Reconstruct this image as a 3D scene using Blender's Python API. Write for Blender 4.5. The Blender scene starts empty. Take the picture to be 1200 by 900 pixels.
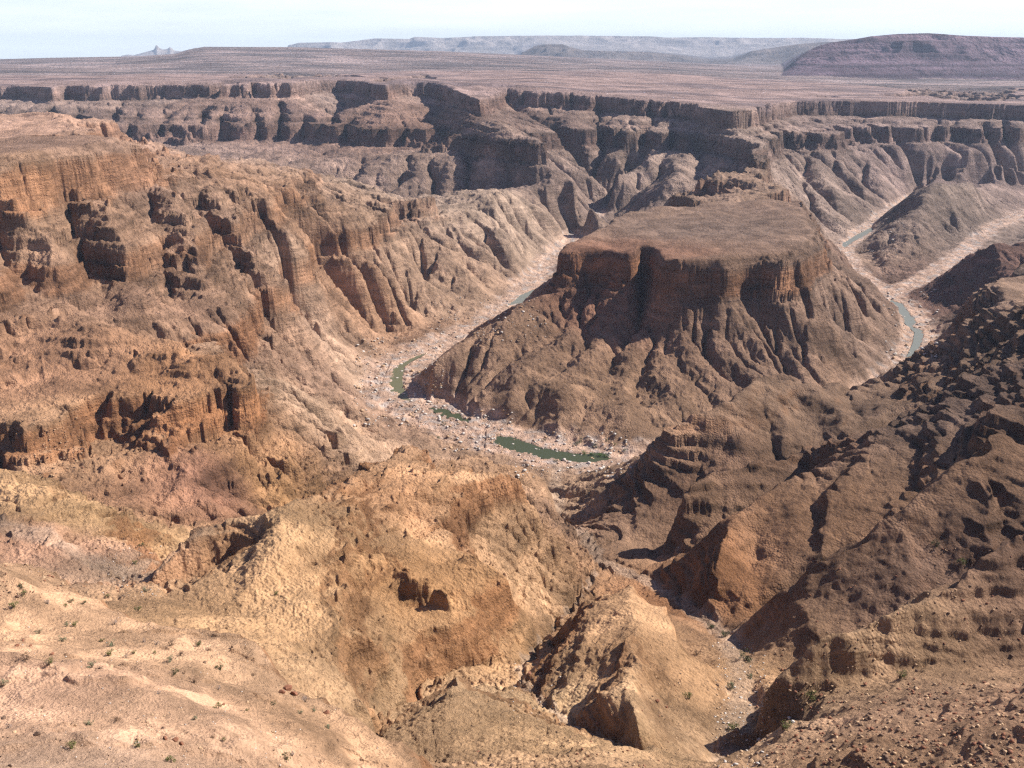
import bpy, math, random
import numpy as np
C = bpy.context.scene
rad = math.radians

# ------------------------------------------------------------------ camera
CAM_Z = 500.0
PITCH = rad(18.7)
F = 1152.0                                   # focal length in photo pixels (1200 wide)
cam_d = bpy.data.cameras.new("camera")
cam = bpy.data.objects.new("camera", cam_d)
C.collection.objects.link(cam)
cam.location = (0, 0, CAM_Z)
cam.rotation_euler = (rad(90) - PITCH, 0, 0)
cam_d.sensor_width = 36.0
cam_d.lens = 36.0 * F / 1200.0
cam_d.clip_start = 0.5
cam_d.clip_end = 150000.0
C.camera = cam

# ------------------------------------------------------------------ sky, sun, exposure
SUN_AZ, SUN_EL = 73.0, 40.0                  # azimuth clockwise from the view direction (+Y)
world = bpy.data.worlds.new("World")
C.world = world
world.use_nodes = True
wn, wl = world.node_tree.nodes, world.node_tree.links
wn.clear()
w_out = wn.new("ShaderNodeOutputWorld")
w_bg = wn.new("ShaderNodeBackground")
w_sky = wn.new("ShaderNodeTexSky")
w_sky.sky_type = 'NISHITA'
w_sky.sun_disc = False
w_sky.sun_elevation = rad(SUN_EL)
w_sky.sun_rotation = rad(SUN_AZ)
w_sky.altitude = 800.0
w_sky.air_density = 1.0
w_sky.dust_density = 0.2
w_sky.ozone_density = 1.5
w_bg.inputs["Strength"].default_value = 0.07
# thin high cloud: a soft white veil, thicker towards the sun side
w_tc = wn.new("ShaderNodeTexCoord"); w_mp = wn.new("ShaderNodeMapping"); w_mp.inputs["Scale"].default_value = (1.6, 1.6, 16.0)
w_nz = wn.new("ShaderNodeTexNoise"); w_nz.inputs["Scale"].default_value = 2.2; w_nz.inputs["Detail"].default_value = 6; w_nz.inputs["Roughness"].default_value = 0.6
w_mr = wn.new("ShaderNodeMapRange"); w_mr.inputs[1].default_value = 0.36; w_mr.inputs[2].default_value = 0.66; w_mr.inputs[3].default_value = 0.45; w_mr.inputs[4].default_value = 0.85
w_mx = wn.new("ShaderNodeMix"); w_mx.data_type = 'RGBA'; w_mx.inputs[7].default_value = (10.2, 11.0, 11.9, 1)
w_hs = wn.new("ShaderNodeHueSaturation"); w_hs.inputs["Hue"].default_value = 0.53; w_hs.inputs["Saturation"].default_value = 0.9
wl.new(w_tc.outputs["Generated"], w_mp.inputs["Vector"]); wl.new(w_mp.outputs[0], w_nz.inputs["Vector"]); wl.new(w_nz.outputs[0], w_mr.inputs[0])
w_sp = wn.new("ShaderNodeSeparateXYZ"); w_fz = wn.new("ShaderNodeMapRange"); w_fz.inputs[1].default_value = 0.08; w_fz.inputs[2].default_value = 0.30; w_fz.inputs[3].default_value = 1.0; w_fz.inputs[4].default_value = 0.0
w_mu = wn.new("ShaderNodeMath"); w_mu.operation = 'MULTIPLY'
wl.new(w_tc.outputs["Generated"], w_sp.inputs[0]); wl.new(w_sp.outputs[2], w_fz.inputs[0]); wl.new(w_fz.outputs[0], w_mu.inputs[0]); wl.new(w_mr.outputs[0], w_mu.inputs[1]); wl.new(w_mu.outputs[0], w_mx.inputs[0]); wl.new(w_sky.outputs[0], w_hs.inputs["Color"]); wl.new(w_hs.outputs[0], w_mx.inputs[6]); wl.new(w_mx.outputs[2], w_bg.inputs["Color"])
wl.new(w_bg.outputs[0], w_out.inputs["Surface"])

sun_d = bpy.data.lights.new("sun", 'SUN')
sun = bpy.data.objects.new("sun", sun_d)
C.collection.objects.link(sun)
sun_d.energy = 5.0
sun_d.angle = rad(0.53)
sun_d.color = (1.0, 0.95, 0.87)
sx, sy, sz = math.sin(rad(SUN_AZ)) * math.cos(rad(SUN_EL)), math.cos(rad(SUN_AZ)) * math.cos(rad(SUN_EL)), math.sin(rad(SUN_EL))
from mathutils import Vector
sun.rotation_euler = Vector((sx, sy, sz)).to_track_quat('Z', 'Y').to_euler()

C.view_settings.view_transform = 'Standard'
C.view_settings.look = 'None'
C.view_settings.exposure = 0.82
C.view_settings.gamma = 1.0
C.render.engine = 'CYCLES'
C.cycles.max_bounces = 4
C.cycles.diffuse_bounces = 1
C.cycles.volume_bounces = 0
C.cycles.use_denoising = False
C.cycles.filter_width = 1.3
C.cycles.transparent_max_bounces = 8

# ------------------------------------------------------------------ noise on numpy arrays
f32 = np.float32
def _hash(ix, iy, seed):
    h = (ix.astype(np.uint32) * np.uint32(374761393)) ^ (iy.astype(np.uint32) * np.uint32(668265263)) ^ np.uint32(seed * 2246822519 & 0xffffffff)
    h = (h ^ (h >> np.uint32(13))) * np.uint32(1274126177)
    return h ^ (h >> np.uint32(16))
_GA = (np.arange(256) * (2 * np.pi / 256)).astype(f32)
_GX, _GY = np.cos(_GA), np.sin(_GA)
def noise(x, y, seed=0):
    x = x.astype(f32); y = y.astype(f32)
    fx, fy = np.floor(x), np.floor(y)
    ix, iy = fx.astype(np.int32), fy.astype(np.int32)
    dx, dy = x - fx, y - fy
    u = dx * dx * dx * (dx * (dx * 6 - 15) + 10)
    v = dy * dy * dy * (dy * (dy * 6 - 15) + 10)
    def g(ox, oy):
        h = _hash(ix + ox, iy + oy, seed) & np.uint32(255)
        return _GX[h] * (dx - ox) + _GY[h] * (dy - oy)
    a = g(0, 0); a += u * (g(1, 0) - a)
    b = g(0, 1); b += u * (g(1, 1) - b)
    return (a + v * (b - a)) * 1.5
def fbm(x, y, seed=0, octs=4, gain=0.5, lac=2.03):
    s = 0; a = 1.0
    for k in range(octs):
        s = s + a * noise(x, y, seed + 17 * k)
        x = x * lac + 13.7; y = y * lac + 5.3; a *= gain
    return s
def ridged(x, y, seed=0, octs=4, gain=0.5, lac=2.07):
    s = 0; a = 1.0; p = 1.0
    for k in range(octs):
        n = 1 - np.abs(noise(x, y, seed + 31 * k)) * 1.6
        n = n * n
        s = s + a * n * p
        p = np.clip(n * 1.5, 0, 1)
        x = x * lac + 3.1; y = y * lac + 9.2; a *= gain
    return s
def blocks(x, y, seed=0):
    """jointed rock: every crooked four-sided block stands at its own height (0..1)"""
    u = 0.82 * x - 0.57 * y + 0.55 * noise(x * 0.6, y * 0.6, seed + 3); v = 0.57 * x + 0.82 * y + 0.55 * noise(x * 0.6 + 9, y * 0.6, seed + 4)
    row = np.floor(v); u = u + ((row.astype(np.int32) * 37) % 11) / 11.0
    h = _hash(np.floor(u).astype(np.int32), row.astype(np.int32), seed) & np.uint32(1023)
    return h.astype(f32) / 1023.0
def calm_side(th, R):                         # the dark spurs on the sunward side: cleaner ridges, little random relief
    return np.maximum(sstep(th, 0.05, 0.15) * (1 - sstep(R, 1150, 1350)), sstep(th, 0.35, 0.41) * (1 - sstep(R, 1550, 1850)))
def scaled(fn, x, y, size, *a):
    """noise whose grain grows with distance from the viewpoint (size = metres at 1 km), the same in every direction"""
    return fn(np.arctan2(x, y) * (1000.0 / size), np.log(np.hypot(x, y) + 1e-3) * (1000.0 / size), *a)
def sstep(x, a, b):
    t = np.clip((x - a) / (b - a), 0, 1)
    return t * t * (3 - 2 * t)

# ------------------------------------------------------------------ surveying: photo direction + distance or height -> place
SP, CP = math.sin(PITCH), math.cos(PITCH)
def D(u, v, Y):                              # a point seen in direction (u, v), Y metres in front
    a, b = (u - 600) / F, (v - 450) / F
    t = Y / (CP - b * SP)
    return (a * t, Y, CAM_Z - (SP + b * CP) * t)
def Z(u, v, z):                              # a point seen in direction (u, v), at height z
    a, b = (u - 600) / F, (v - 450) / F
    t = (CAM_Z - z) / (SP + b * CP)
    return (a * t, (CP - b * SP) * t, z)
def W(x, y, z): return (float(x), float(y), float(z))

def along(pts, s):                            # point at fraction s of a polyline
    p = np.array(pts, float); d = np.r_[0, np.cumsum(np.hypot(*(np.diff(p[:, :2], axis=0).T)))]; d /= d[-1]
    return np.array([np.interp(s, d, p[:, k]) for k in range(3)])
def deeper(pts, k=0.04): return [(p[0], p[1], p[2] - k * (CAM_Z - p[2]) * min(1.0, i / 1.0)) for i, p in enumerate(pts)]
def ribs(top, toe, n, amp, seed, f0=0.0, f1=1.0, sag=0.0):
    """alternate ribs and ravines running from a top line down to a toe line"""
    rnd = random.Random(seed); sc = [(i + 0.5 + rnd.uniform(-.32, .32)) / n for i in range(n)]
    for i, s_ in enumerate(sc):
        sg = 1 if i % 2 else -1
        a, b = along(top, s_), along(toe, min(max(s_ + rnd.uniform(-.5, .5) / n, 0), 1)); pts = []
        wob = (b - a)[:2]; wob = np.array([-wob[1], wob[0]]) * rnd.uniform(-.05, .05)
        for t in np.linspace(f0, f1, 6):
            q = a + (b - a) * t; env = math.sin(math.pi * min(max((t - f0) / (f1 - f0), 0), 1)) ** 0.7
            q[:2] += wob * math.sin(3.1 * t) * (1 + .5 * math.sin(9 * t + i))
            q[2] += sg * amp * env * rnd.uniform(.6, 1.25) - sag * env
            pts.append(tuple(q))
        LINES.append((pts, 0))

# river thread (near pools, left reach, right reach)
RIVER_L = [Z(735,232,3), Z(705,252,2), Z(680,272,0), Z(650,300,0), Z(612,345,0), Z(565,385,0), Z(505,410,0), Z(468,428,0),
           Z(462,450,0), Z(475,472,0), Z(520,488,0), Z(560,502,0), Z(610,520,0), Z(650,532,0), Z(700,541,0), Z(740,543,0)]
RIVER_H = [Z(740,543,0), Z(850,530,0), Z(950,500,0), Z(1030,462,0), Z(1062,432,0), Z(1066,420,0)]
RIVER_R = [Z(1066,420,0), Z(1080,397,0), Z(1066,368,0), Z(1042,345,0), Z(1008,322,0), Z(985,293,0), Z(1015,268,0), Z(1060,237,0), Z(1090,224,0), W(2600,4000,5)]
RIVER_2 = [Z(1042,345,0), Z(1085,325,2), Z(1128,298,5), Z(1160,266,8), Z(1200,249,10), Z(1260,236,12)]

LINES = []                                   # (points, half width in metres)
def L(*pts, w=0): LINES.append((list(pts), w))
L(*RIVER_L[:3], w=14); L(*RIVER_L[2:7], w=32); L(*RIVER_L[6:14], w=46); L(*RIVER_L[13:], w=32)
L(*RIVER_H, w=30); L(*RIVER_R[:4], w=32); L(*RIVER_R[3:], w=24); L(*RIVER_2, w=24)

# the flat topped butte inside the bend
BUTTE_TOP = [D(650,297,1640), D(700,290,1640), D(738,296,1585), D(746,283,1670), D(757,284,1670), D(768,307,1535), D(800,304,1520), D(850,311,1510), D(900,298,1560), D(945,283,1640),
             D(958,266,1760), D(950,247,1950), D(930,234,2130), D(880,236,2150), D(820,242,2120), D(760,246,2050), D(715,257,1930), D(680,272,1800)]
L(D(640,330,1590), D(600,357,1545), D(560,385,1500), D(520,412,1450), D(500,432,1400))
L(Z(500,445,8), Z(520,472,8), Z(560,490,8), Z(620,503,8), Z(690,512,8), Z(750,520,8), Z(850,505,8), Z(950,477,8), Z(1020,440,8))
L(Z(1020,440,8), Z(1058,395,8), Z(1050,365,8), Z(1030,347,8), Z(1000,325,8), Z(970,300,8))
L(Z(680,290,10), Z(650,325,8), Z(600,366,8), Z(545,395,8))
FOOT = [D(645,343,1600), D(680,358,1560), D(730,366,1535), D(752,350,1590), D(775,372,1490), D(850,362,1470), D(900,348,1510), D(945,330,1600), D(962,300,1740), D(962,280,1900)]
TOE = [Z(520,474,9), Z(560,490,9), Z(620,503,9), Z(690,512,9), Z(750,519,9), Z(850,505,9), Z(950,477,9), Z(1020,440,9), Z(1055,395,9), Z(1048,365,9), Z(1000,325,9)]
ribs(FOOT, TOE, 30, 8, 5, 0.06, 0.97)
L(D(752,300,1660), D(752,340,1600), D(751,380,1490), D(748,430,1400), D(744,480,1315))
# neck behind the butte
L(D(860,236,2230), D(860,228,2330))
L(D(735,222,2560), D(790,198,2560), D(850,192,2560), D(880,200,2500), D(905,206,2440), D(925,218,2380))
L(D(735,240,2450), D(790,232,2440), D(850,236,2400))
L(D(880,198,2560), D(900,178,2900), D(870,158,3150), D(852,140,3350))
L(W(520,3000,60), W(430,2750,40), W(330,2500,10))

# far wall: rim, then everything behind it is plateau
RIM = [W(-3600,4300,372), D(-60,100,4400), D(10,99,4400), D(60,103,4150), D(75,99,4350), D(130,98,4300), D(185,96,4350), D(240,97,4250), D(262,94,4450), D(300,93,4500), D(322,94,4350),
       D(343,97,4150), D(352,93,4500), D(385,92,4750), D(415,93,4600), D(440,99,4050), D(455,99,4020), D(475,92,4600), D(500,93,4500), D(525,99,4000), D(548,112,3650), D(562,122,3420),
       D(570,108,3800), D(572,98,4250), D(600,99,4350), D(640,103,4150), D(672,107,4000), D(700,109,4050), D(730,112,3900), D(775,116,3850), D(812,120,3700), D(832,126,3500), D(852,130,3380),
       D(875,127,3500), D(900,122,3800), D(935,117,4150), D(990,116,4200), D(1040,118,4150), D(1075,119,4180), D(1130,121,4100), D(1200,122,4100), D(1290,123,4000), W(3600,3900,296)]
# buttresses and hollows below the rim
L(D(343,97,4150), D(352,128,3950), D(360,160,3760), D(380,195,3450))
L(D(240,98,4250), D(238,130,4050), D(230,165,3700))
L(D(130,100,4300), D(130,130,4080), D(120,165,3600))
L(D(448,99,4030), D(452,130,3760), D(440,155,3600), D(430,190,3330))
L(D(562,124,3400), D(600,150,3200), D(645,165,3060), D(655,172,3030), D(672,205,2900), D(700,245,2780))
L(D(398,115,4500), D(392,140,4150), D(400,165,3800))
L(D(500,108,4300), D(520,140,3800), D(545,185,3300), D(590,215,3000))
L(D(590,125,4050), D(640,150,3700), D(690,195,3400), D(722,240,3300))
L(D(640,182,2990), D(636,225,2850), D(650,255,2780)); L(D(645,180,2990), D(675,205,2930), D(690,240,2850))
L(D(730,130,3780), D(735,160,3450), D(722,200,3200))
L(D(815,138,3600), D(800,165,3300), D(790,190,3000))
L(D(660,125,3880), D(665,150,3600)) 
L(D(940,140,3980), D(940,165,3650), D(920,195,3150), D(925,220,2850), D(965,275,2640))
L(D(1000,135,4030), D(1010,165,3750), D(1035,205,3450))
L(D(1090,140,4030), D(1095,165,3800), D(1090,200,3600))
L(W(-3200,3500,150), W(-1800,3150,170), W(-900,3080,110), W(-250,3020,60), Z(690,258,3))
ribs([D(-60,150,3900), D(100,152,3800), D(230,160,3750), D(345,166,3700), D(440,160,3560), D(550,170,3280), D(640,178,3010)], [W(-2600,3350,160), W(-1800,3190,150), W(-900,3120,112), W(-400,3070,72), W(-100,3040,45), Z(668,258,9)], 46, 10, 21, 0.08, 0.95)
ribs([D(905,165,3500), D(940,165,3600), D(1010,160,3780), D(1095,160,3820), D(1200,160,3850), D(1290,160,3900)], [Z(955,284,10), Z(985,272,10), Z(1020,252,10), Z(1060,228,12), W(1900,3780,18), W(2500,3930,20)], 34, 10, 22, 0.05, 0.95)
ribs([D(670,125,3960), D(730,130,3800), D(800,135,3680), D(845,140,3480)], [W(420,3150,70), W(520,3080,70), W(640,3050,80), W(720,2950,110)], 10, 14, 23, 0.1, 0.9)
ribs([D(880,138,3650), D(935,133,4060), D(1000,131,4120), D(1080,133,4120), D(1200,137,4020), D(1290,138,3950)], [D(905,163,3520), D(940,163,3620), D(1010,158,3800), D(1095,158,3840), D(1200,158,3870), D(1290,158,3900)], 34, 11, 24, 0.0, 1.0)
ribs([D(-60,120,4200), D(60,118,4120), D(200,116,4120), D(345,122,3990), D(440,122,3920)], [D(-60,148,3910), D(100,150,3815), D(230,158,3765), D(345,164,3715), D(440,158,3580)], 34, 11, 25, 0.0, 1.0)
# left spur with the red cliffs
LEFT_TOP = [D(-260,186,1250), D(-100,186,1260), D(0,184,1270), D(45,181,1300), D(75,173,1360), D(110,165,1440), D(140,158,1500), D(120,156,1540), D(80,160,1560), D(30,164,1540), D(-20,168,1520), D(-260,168,1520)]
LEFT_TOP2 = [D(-260,168,1700), D(-30,166,1720), D(20,160,1750), D(65,156,1790), D(76,149,1880), D(58,137,2080), D(20,134,2150), D(-260,134,2150)]
L(D(-260,176,1600), D(-20,172,1610), D(60,168,1640), D(110,165,1700))
L(D(145,160,1500), D(185,176,1560), D(240,196,1650), D(290,205,1740), D(330,213,1800), D(375,222,1880), D(430,236,2000), D(455,247,2080), D(490,259,2200),
  D(530,240,2450), D(570,219,2620), D(600,224,2680), D(630,243,2700), D(655,266,2730))
L(D(230,188,1900), D(330,200,2400), D(420,212,2700), D(480,225,2850))
L(Z(640,292,8), Z(596,330,8), Z(545,362,8), Z(480,388,8), Z(432,408,8), Z(412,440,8), Z(425,475,8), Z(450,500,8))
L(D(0,376,1040), D(60,378,1040), D(112,379,1035), D(150,388,1040))
L(D(0,431,965), D(60,431,965), D(115,434,960), D(160,440,955), D(200,437,970), D(240,430,985), D(270,423,1000), D(292,440,975), D(302,462,950))
LW_U = [-150, 0, 200, 300, 400, 500]
LW = [[(185,1260),(240,1200),(300,1130),(376,1040)], [(185,1270),(240,1200),(300,1130),(376,1040)], [(180,1560),(250,1400),(320,1250),(390,1120),(425,1000)], [(206,1740),(260,1520),(320,1360),(400,1210),(440,1130)],
      [(228,1930),(280,1830),(340,1720),(400,1600),(430,1500)], [(258,2190),(300,2080),(340,2000),(365,1950)]]
def lw_Y(u, v): return float(np.interp(u, LW_U, [np.interp(v, [q[0] for q in c_], [q[1] for q in c_]) for c_ in LW]))
def lw_line(pts, k): L(*[D(u, v, lw_Y(u, v) * (1 + k * (0.3 if i in (0, len(pts) - 1) else 1))) for i, (u, v) in enumerate(pts)])
for pts in ([(-70,192),(-60,250),(-40,310),(-20,365)], [(20,190),(30,250),(45,300),(70,350)], [(110,178),(120,230),(150,290),(168,345),(175,368)], [(185,180),(205,240),(240,300),(262,350),(270,385)],
            [(245,200),(275,250),(310,300),(340,345),(352,380)], [(300,209),(340,260),(375,310),(400,360),(412,395)], [(370,225),(410,266),(450,312),(478,348),(488,366)], [(430,240),(470,282),(520,325),(535,342)]):
    lw_line(pts, -0.028)
for pts in ([(-20,190),(-10,250),(10,310),(25,360)], [(65,186),(75,250),(100,310),(120,362)], [(148,178),(163,230),(198,300),(215,365),(225,405)], [(215,192),(245,250),(285,310),(305,370),(318,418)],
            [(275,208),(310,258),(350,320),(370,372),(385,420)], [(335,220),(380,275),(420,330),(440,372),(446,395)], [(400,235),(445,287),(485,335),(500,358)], [(455,252),(500,300),(548,338)]):
    lw_line(pts, 0.030)
ribs([D(505,262,2240), D(540,240,2450), D(572,221,2600), D(610,232,2680)], [Z(540,362,10), Z(575,345,10), Z(610,320,10), Z(640,294,10)], 11, 9, 8, 0.05, 0.95)
ribs([D(100,500,900), D(150,505,900), D(220,505,900), D(290,495,935), D(330,470,1050)], [D(60,570,770), D(120,588,765), D(205,612,755), W(-228,800,90), W(-195,850,80)], 11, 5, 9, 0.05, 0.95)
L(D(330,430,1120), D(360,470,1070), D(400,500,1090))
# drainage and low shoulder on the left
V1 = [D(-80,612,600), D(0,612,560), D(60,632,550), D(120,661,530), D(172,690,515), W(-195,580,168), W(-190,690,122), W(-172,850,75), W(-150,1000,38), W(-120,1130,10)]
V2 = [D(-100,520,820), D(0,548,780), D(100,582,765), D(200,613,752), W(-230,800,88), W(-175,850,74)]
L(*V1); L(*V2)
L(D(-60,545,650), D(0,553,650), D(50,572,620), D(100,589,610), D(160,612,620), D(222,640,640))
L(D(190,540,850), D(195,580,800)); # near sandy slope
L(D(-60,900,110), D(-20,900,108), D(60,905,112), D(150,912,118), D(250,915,124), D(350,918,130))
L(D(-80,660,235), D(0,668,225), D(50,690,225), D(100,716,222), D(160,738,220), D(200,742,220), D(255,742,218), D(290,752,214), D(330,790,200), D(370,830,184), D(400,860,176), D(440,885,166), D(470,908,155))
L(D(-60,760,160), D(60,780,155), D(160,810,150), D(260,850,146), D(330,880,146))
L(D(-80,690,300), D(60,720,300), D(160,745,300), D(260,790,290)) 
L(D(300,830,270), D(370,870,250), D(440,912,220))
# centre ridge with the yellow cliffs
L(D(270,722,420), D(300,680,450), D(318,640,480), D(332,603,520), D(365,578,560), D(400,562,610), D(440,549,680), D(480,517,760), D(500,540,810))
L(D(400,566,605), D(450,566,620), D(520,560,650), D(560,560,680), D(592,553,700), D(608,556,692), D(624,570,690))
L(D(628,602,722), D(605,610,700))
L(D(190,680,465), D(215,700,440), D(260,715,425))
L(D(192,664,492), D(205,648,505), D(230,634,515), D(236,620,525), D(258,606,535), D(292,601,538), D(330,601,525))
L(D(196,694,486), D(233,684,498), D(277,668,504), D(306,648,508))
L(D(425,528,810), D(460,514,830), D(500,518,850), D(560,522,870), D(610,543,890), D(645,572,930))

L(D(440,640,515), D(480,665,500), D(500,678,492), D(525,692,485)); L(D(478,700,492), D(505,722,490), D(532,728,488))
L(D(545,640,540), D(575,662,530), D(600,690,520)); L(D(560,672,548), D(588,698,540), D(612,725,530))

L(D(340,700,430), D(400,720,430), D(440,745,418))
L(D(380,780,370), D(430,820,340))
G2 = [D(770,908,312), D(720,872,337), D(680,850,360), D(640,830,396), D(612,800,440), D(607,780,470), D(650,738,562), D(700,667,720)]
G3 = [D(420,905,262), D(435,870,320), D(452,845,375), D(490,806,438), D(550,780,462), D(606,783,469)]
WASH = [D(850,905,327), D(862,870,354), D(868,820,410), D(868,780,462), D(850,742,548), D(812,714,610), D(760,682,690), D(703,657,745), D(678,625,835), D(655,595,935), D(650,565,1060), D(655,545,1150)]
L(*G2, w=2); L(*G3); L(*WASH, w=7)
L(D(540,786,380), D(530,820,348), D(515,860,317), D(505,905,287))
# little spur between the gully and the wash
L(D(733,686,520), D(740,710,480), D(745,750,430), D(741,785,386), D(735,820,350), D(758,860,317), D(800,905,290))
L(D(706,694,530), D(672,716,500), D(664,742,470), D(664,765,445)); L(D(700,708,570), D(686,716,560), D(655,744,540), D(649,774,495))
L(D(782,706,500), D(788,735,465), D(795,765,435)); L(D(797,738,530), D(803,768,490), D(808,798,455))
# right side ridges and the gullies between them
L(D(690,607,930), D(735,582,925), D(758,547,925), D(772,512,920), D(795,488,930), D(830,476,950), D(880,447,1015), D(905,440,1035), D(940,455,1075), D(1000,447,1130), D(1045,432,1165), D(1085,405,1190), D(1120,392,1180), D(1150,362,1150), D(1170,345,1180))
L(D(748,600,850), D(775,600,850), D(805,590,855), D(840,575,870))
L(D(985,520,850), D(940,532,830), D(880,539,820), D(835,552,800), D(809,567,785), D(795,582,775))
L(D(770,662,745), D(788,642,765)); L(D(800,650,735), D(850,625,745), D(880,600,765), D(925,575,790), D(960,552,810))
L(*deeper([D(725,652,750), D(772,628,800), D(800,602,830), D(845,578,855), D(900,560,870), D(960,548,885), D(1030,515,900), D(1080,478,950), D(1120,440,990)]))
L(D(1160,420,860), D(1100,462,830), D(1060,490,805), D(1030,508,780), D(960,548,750), D(925,559,735), D(880,578,715), D(850,610,690), D(832,645,665), D(823,680,650))
L(*deeper([D(840,725,570), D(905,702,590), D(960,662,605), D(1050,618,625), D(1120,565,645), D(1180,520,670)]))
L(D(1180,500,600), D(1130,545,570), D(1047,600,550), D(1000,640,535), D(967,660,530), D(940,688,528), D(925,693,530), D(905,712,530), D(890,735,520))
L(*deeper([D(872,768,470), D(930,775,452), D(1000,772,455), D(1080,748,465), D(1150,708,478), D(1230,650,500)]))
L(D(1260,600,425), D(1200,625,412), D(1165,650,404), D(1130,675,395), D(1085,700,383), D(1050,718,374), D(1005,742,364), D(975,737,362), D(945,755,362), D(905,785,358), D(870,815,350), D(845,850,343))
L(D(870,866,352), D(905,852,347), D(935,828,349), D(1000,798,354), D(1100,785,358), D(1200,775,366), D(1300,760,370))
L(D(925,850,312), D(1000,838,305), D(1100,822,300), D(1200,800,290), D(1300,780,270))
L(D(930,900,270), D(1000,884,262), D(1060,872,262), D(1130,862,260), D(1210,850,250)) 
L(D(960,960,250), D(1100,960,225), D(1250,960,205))
ribs([D(1160,420,860), D(1100,462,830), D(1030,508,780), D(960,548,750), D(880,578,715), D(832,645,665)], [D(1120,565,645), D(1050,618,625), D(960,662,605), D(905,702,590), D(840,725,570), D(800,708,620)], 9, 5, 41, 0.08, 0.92)
ribs([D(1180,500,600), D(1130,545,570), D(1047,600,550), D(967,660,530), D(905,712,530)], [D(1230,650,500), D(1150,708,478), D(1080,748,465), D(1000,772,455), D(930,775,452)], 6, 5, 42, 0.08, 0.92)
ribs([D(1120,392,1180), D(1045,432,1165), D(1000,447,1130), D(905,440,1035), D(830,476,950), D(795,488,930)], [D(1120,440,990), D(1080,478,950), D(1030,515,900), D(960,548,885), D(900,560,870), D(845,578,855)], 11, 6, 43, 0.08, 0.92)
# right massif, climbing out of the frame
L(D(1170,345,1180), D(1200,360,1080), D(1240,370,960), D(1290,400,800), D(1330,450,660), D(1380,520,540), D(1420,600,450), D(1480,700,340), D(1500,800,240))
L(W(800,1250,290), W(760,900,360), W(620,600,400), W(480,380,420), W(300,180,440), W(150,90,450))
L(D(1200,470,740), D(1160,480,700))
# bench and crag above the right reach of the river
BENCH_R = [D(1168,342,1200), D(1176,330,1290), D(1200,322,1370), D(1300,318,1400), D(1300,360,1180), D(1200,372,1130), D(1180,362,1150)]
L(D(1160,284,2020), D(1165,268,2040), D(1180,272,2040), D(1200,264,2060), D(1260,252,2080))
L(D(1180,316,1480), D(1220,312,1520)); L(D(1180,310,1700), D(1230,300,1720))
L(Z(1088,420,8), Z(1108,390,8), Z(1096,362,8), Z(1080,342,8), Z(1110,322,10), Z(1150,302,12))
# dark ridge between the two right reaches
L(D(1003,306,2590), D(1020,287,2610), D(1040,266,2650), D(1070,236,2750), D(1095,213,2850), D(1118,200,2920), D(1130,203,3020), D(1160,216,3420), D(1200,222,3560), D(1280,215,3700))
ribs([D(1015,292,2620), D(1040,268,2670), D(1070,238,2770), D(1095,214,2870), D(1118,202,2940), D(1160,216,3420)], [Z(1012,311,8), Z(1040,309,8), Z(1075,300,8), Z(1110,284,9), Z(1140,266,10), Z(1170,256,12)], 22, 9, 31, 0.05, 0.95)
L(Z(1010,313,8), Z(1050,310,8), Z(1100,287,10), Z(1140,262,12))
# camera's own rim
L(W(-6,135,348), W(30,135,335), W(70,140,335), W(140,150,335), W(210,170,340))
L(W(-25,150,366), W(10,200,320), W(100,215,305), W(180,210,310))

# ------------------------------------------------------------------ base height by relaxation between the surveyed lines (log-polar grid)
TH0, TH1 = rad(-38), rad(38)
def polar(x, y): return np.log(np.hypot(x, y)), np.arctan2(x, y)
def in_poly(x, y, poly):
    px = [p[0] for p in poly]; py = [p[1] for p in poly]
    ins = np.zeros(x.shape, bool); n = len(px); j = n - 1
    for i in range(n):
        c = (py[i] > y) != (py[j] > y)
        ins ^= c & (x < (px[j] - px[i]) * (y - py[i]) / (py[j] - py[i] + 1e-9) + px[i])
        j = i
    return ins
rim_arr = np.array(RIM); rim_th = np.arctan2(rim_arr[:, 0], rim_arr[:, 1]); rim_r = np.hypot(rim_arr[:, 0], rim_arr[:, 1])
ZR = [(-60,372),(0,368),(100,366),(250,378),(350,382),(500,380),(540,362),(562,345),(600,360),(700,343),(800,325),(850,315),(1000,312),(1100,308),(1200,301),(1300,296)]
ZR_T = [math.atan2((u - 600) / F, CP + 0.31 * SP) for u, z_ in ZR]; ZR_Z = [z_ for u, z_ in ZR]
# strata: knots (heights of cliff feet and tops), moving with place; gain > 1 = cliff
GAIN_NEAR = [1.0, 2.0, 0.85, 2.0, 0.9, 3.0, 0.6]; GAIN_MID = [1.0, 3.1, 0.85, 1.9, 0.92, 3.2, 0.6]; GAIN_FAR = [1.0, 4.8, 0.7, 2.4, 0.8, 6.5, 0.6]
def gains(x, y):
    t1 = sstep(y, 620, 900); t2 = sstep(y, 2250, 3000)
    th_ = np.arctan2(x, y)
    soft = 1 - 0.75 * np.maximum(sstep(th_, 0.10, 0.2) * (1 - sstep(y, 1240, 1330)), sstep(th_, 0.35, 0.41) * (1 - sstep(y, 1550, 1800)))     # the dark spurs carry no thick cliff band
    g = [a + (b - a) * t1 + (c - b) * t2 for a, b, c in zip(GAIN_NEAR, GAIN_MID, GAIN_FAR)]
    return [1 + (q - 1) * soft for q in g[:-1]] + [g[-1]]
def knots(x, y):
    t1 = sstep(y, 620, 900); t2 = sstep(y, 2250, 3000)
    near = [178, 197, 214, 234, 320, 360]
    mid = [137, 172, 228, 256, 310, 360]
    zr = np.interp(np.arctan2(x, y), ZR_T, ZR_Z)
    tx = np.clip(x / 2000, 0, 1)
    far = [180 - 15 * tx, 232 - 20 * tx, 250 - 28 * tx, 256 - 26 * tx, zr - 60, zr - 8]
    return [a + (b - a) * t1 + (c - b) * t2 for a, b, c in zip(near, mid, far)]
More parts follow.
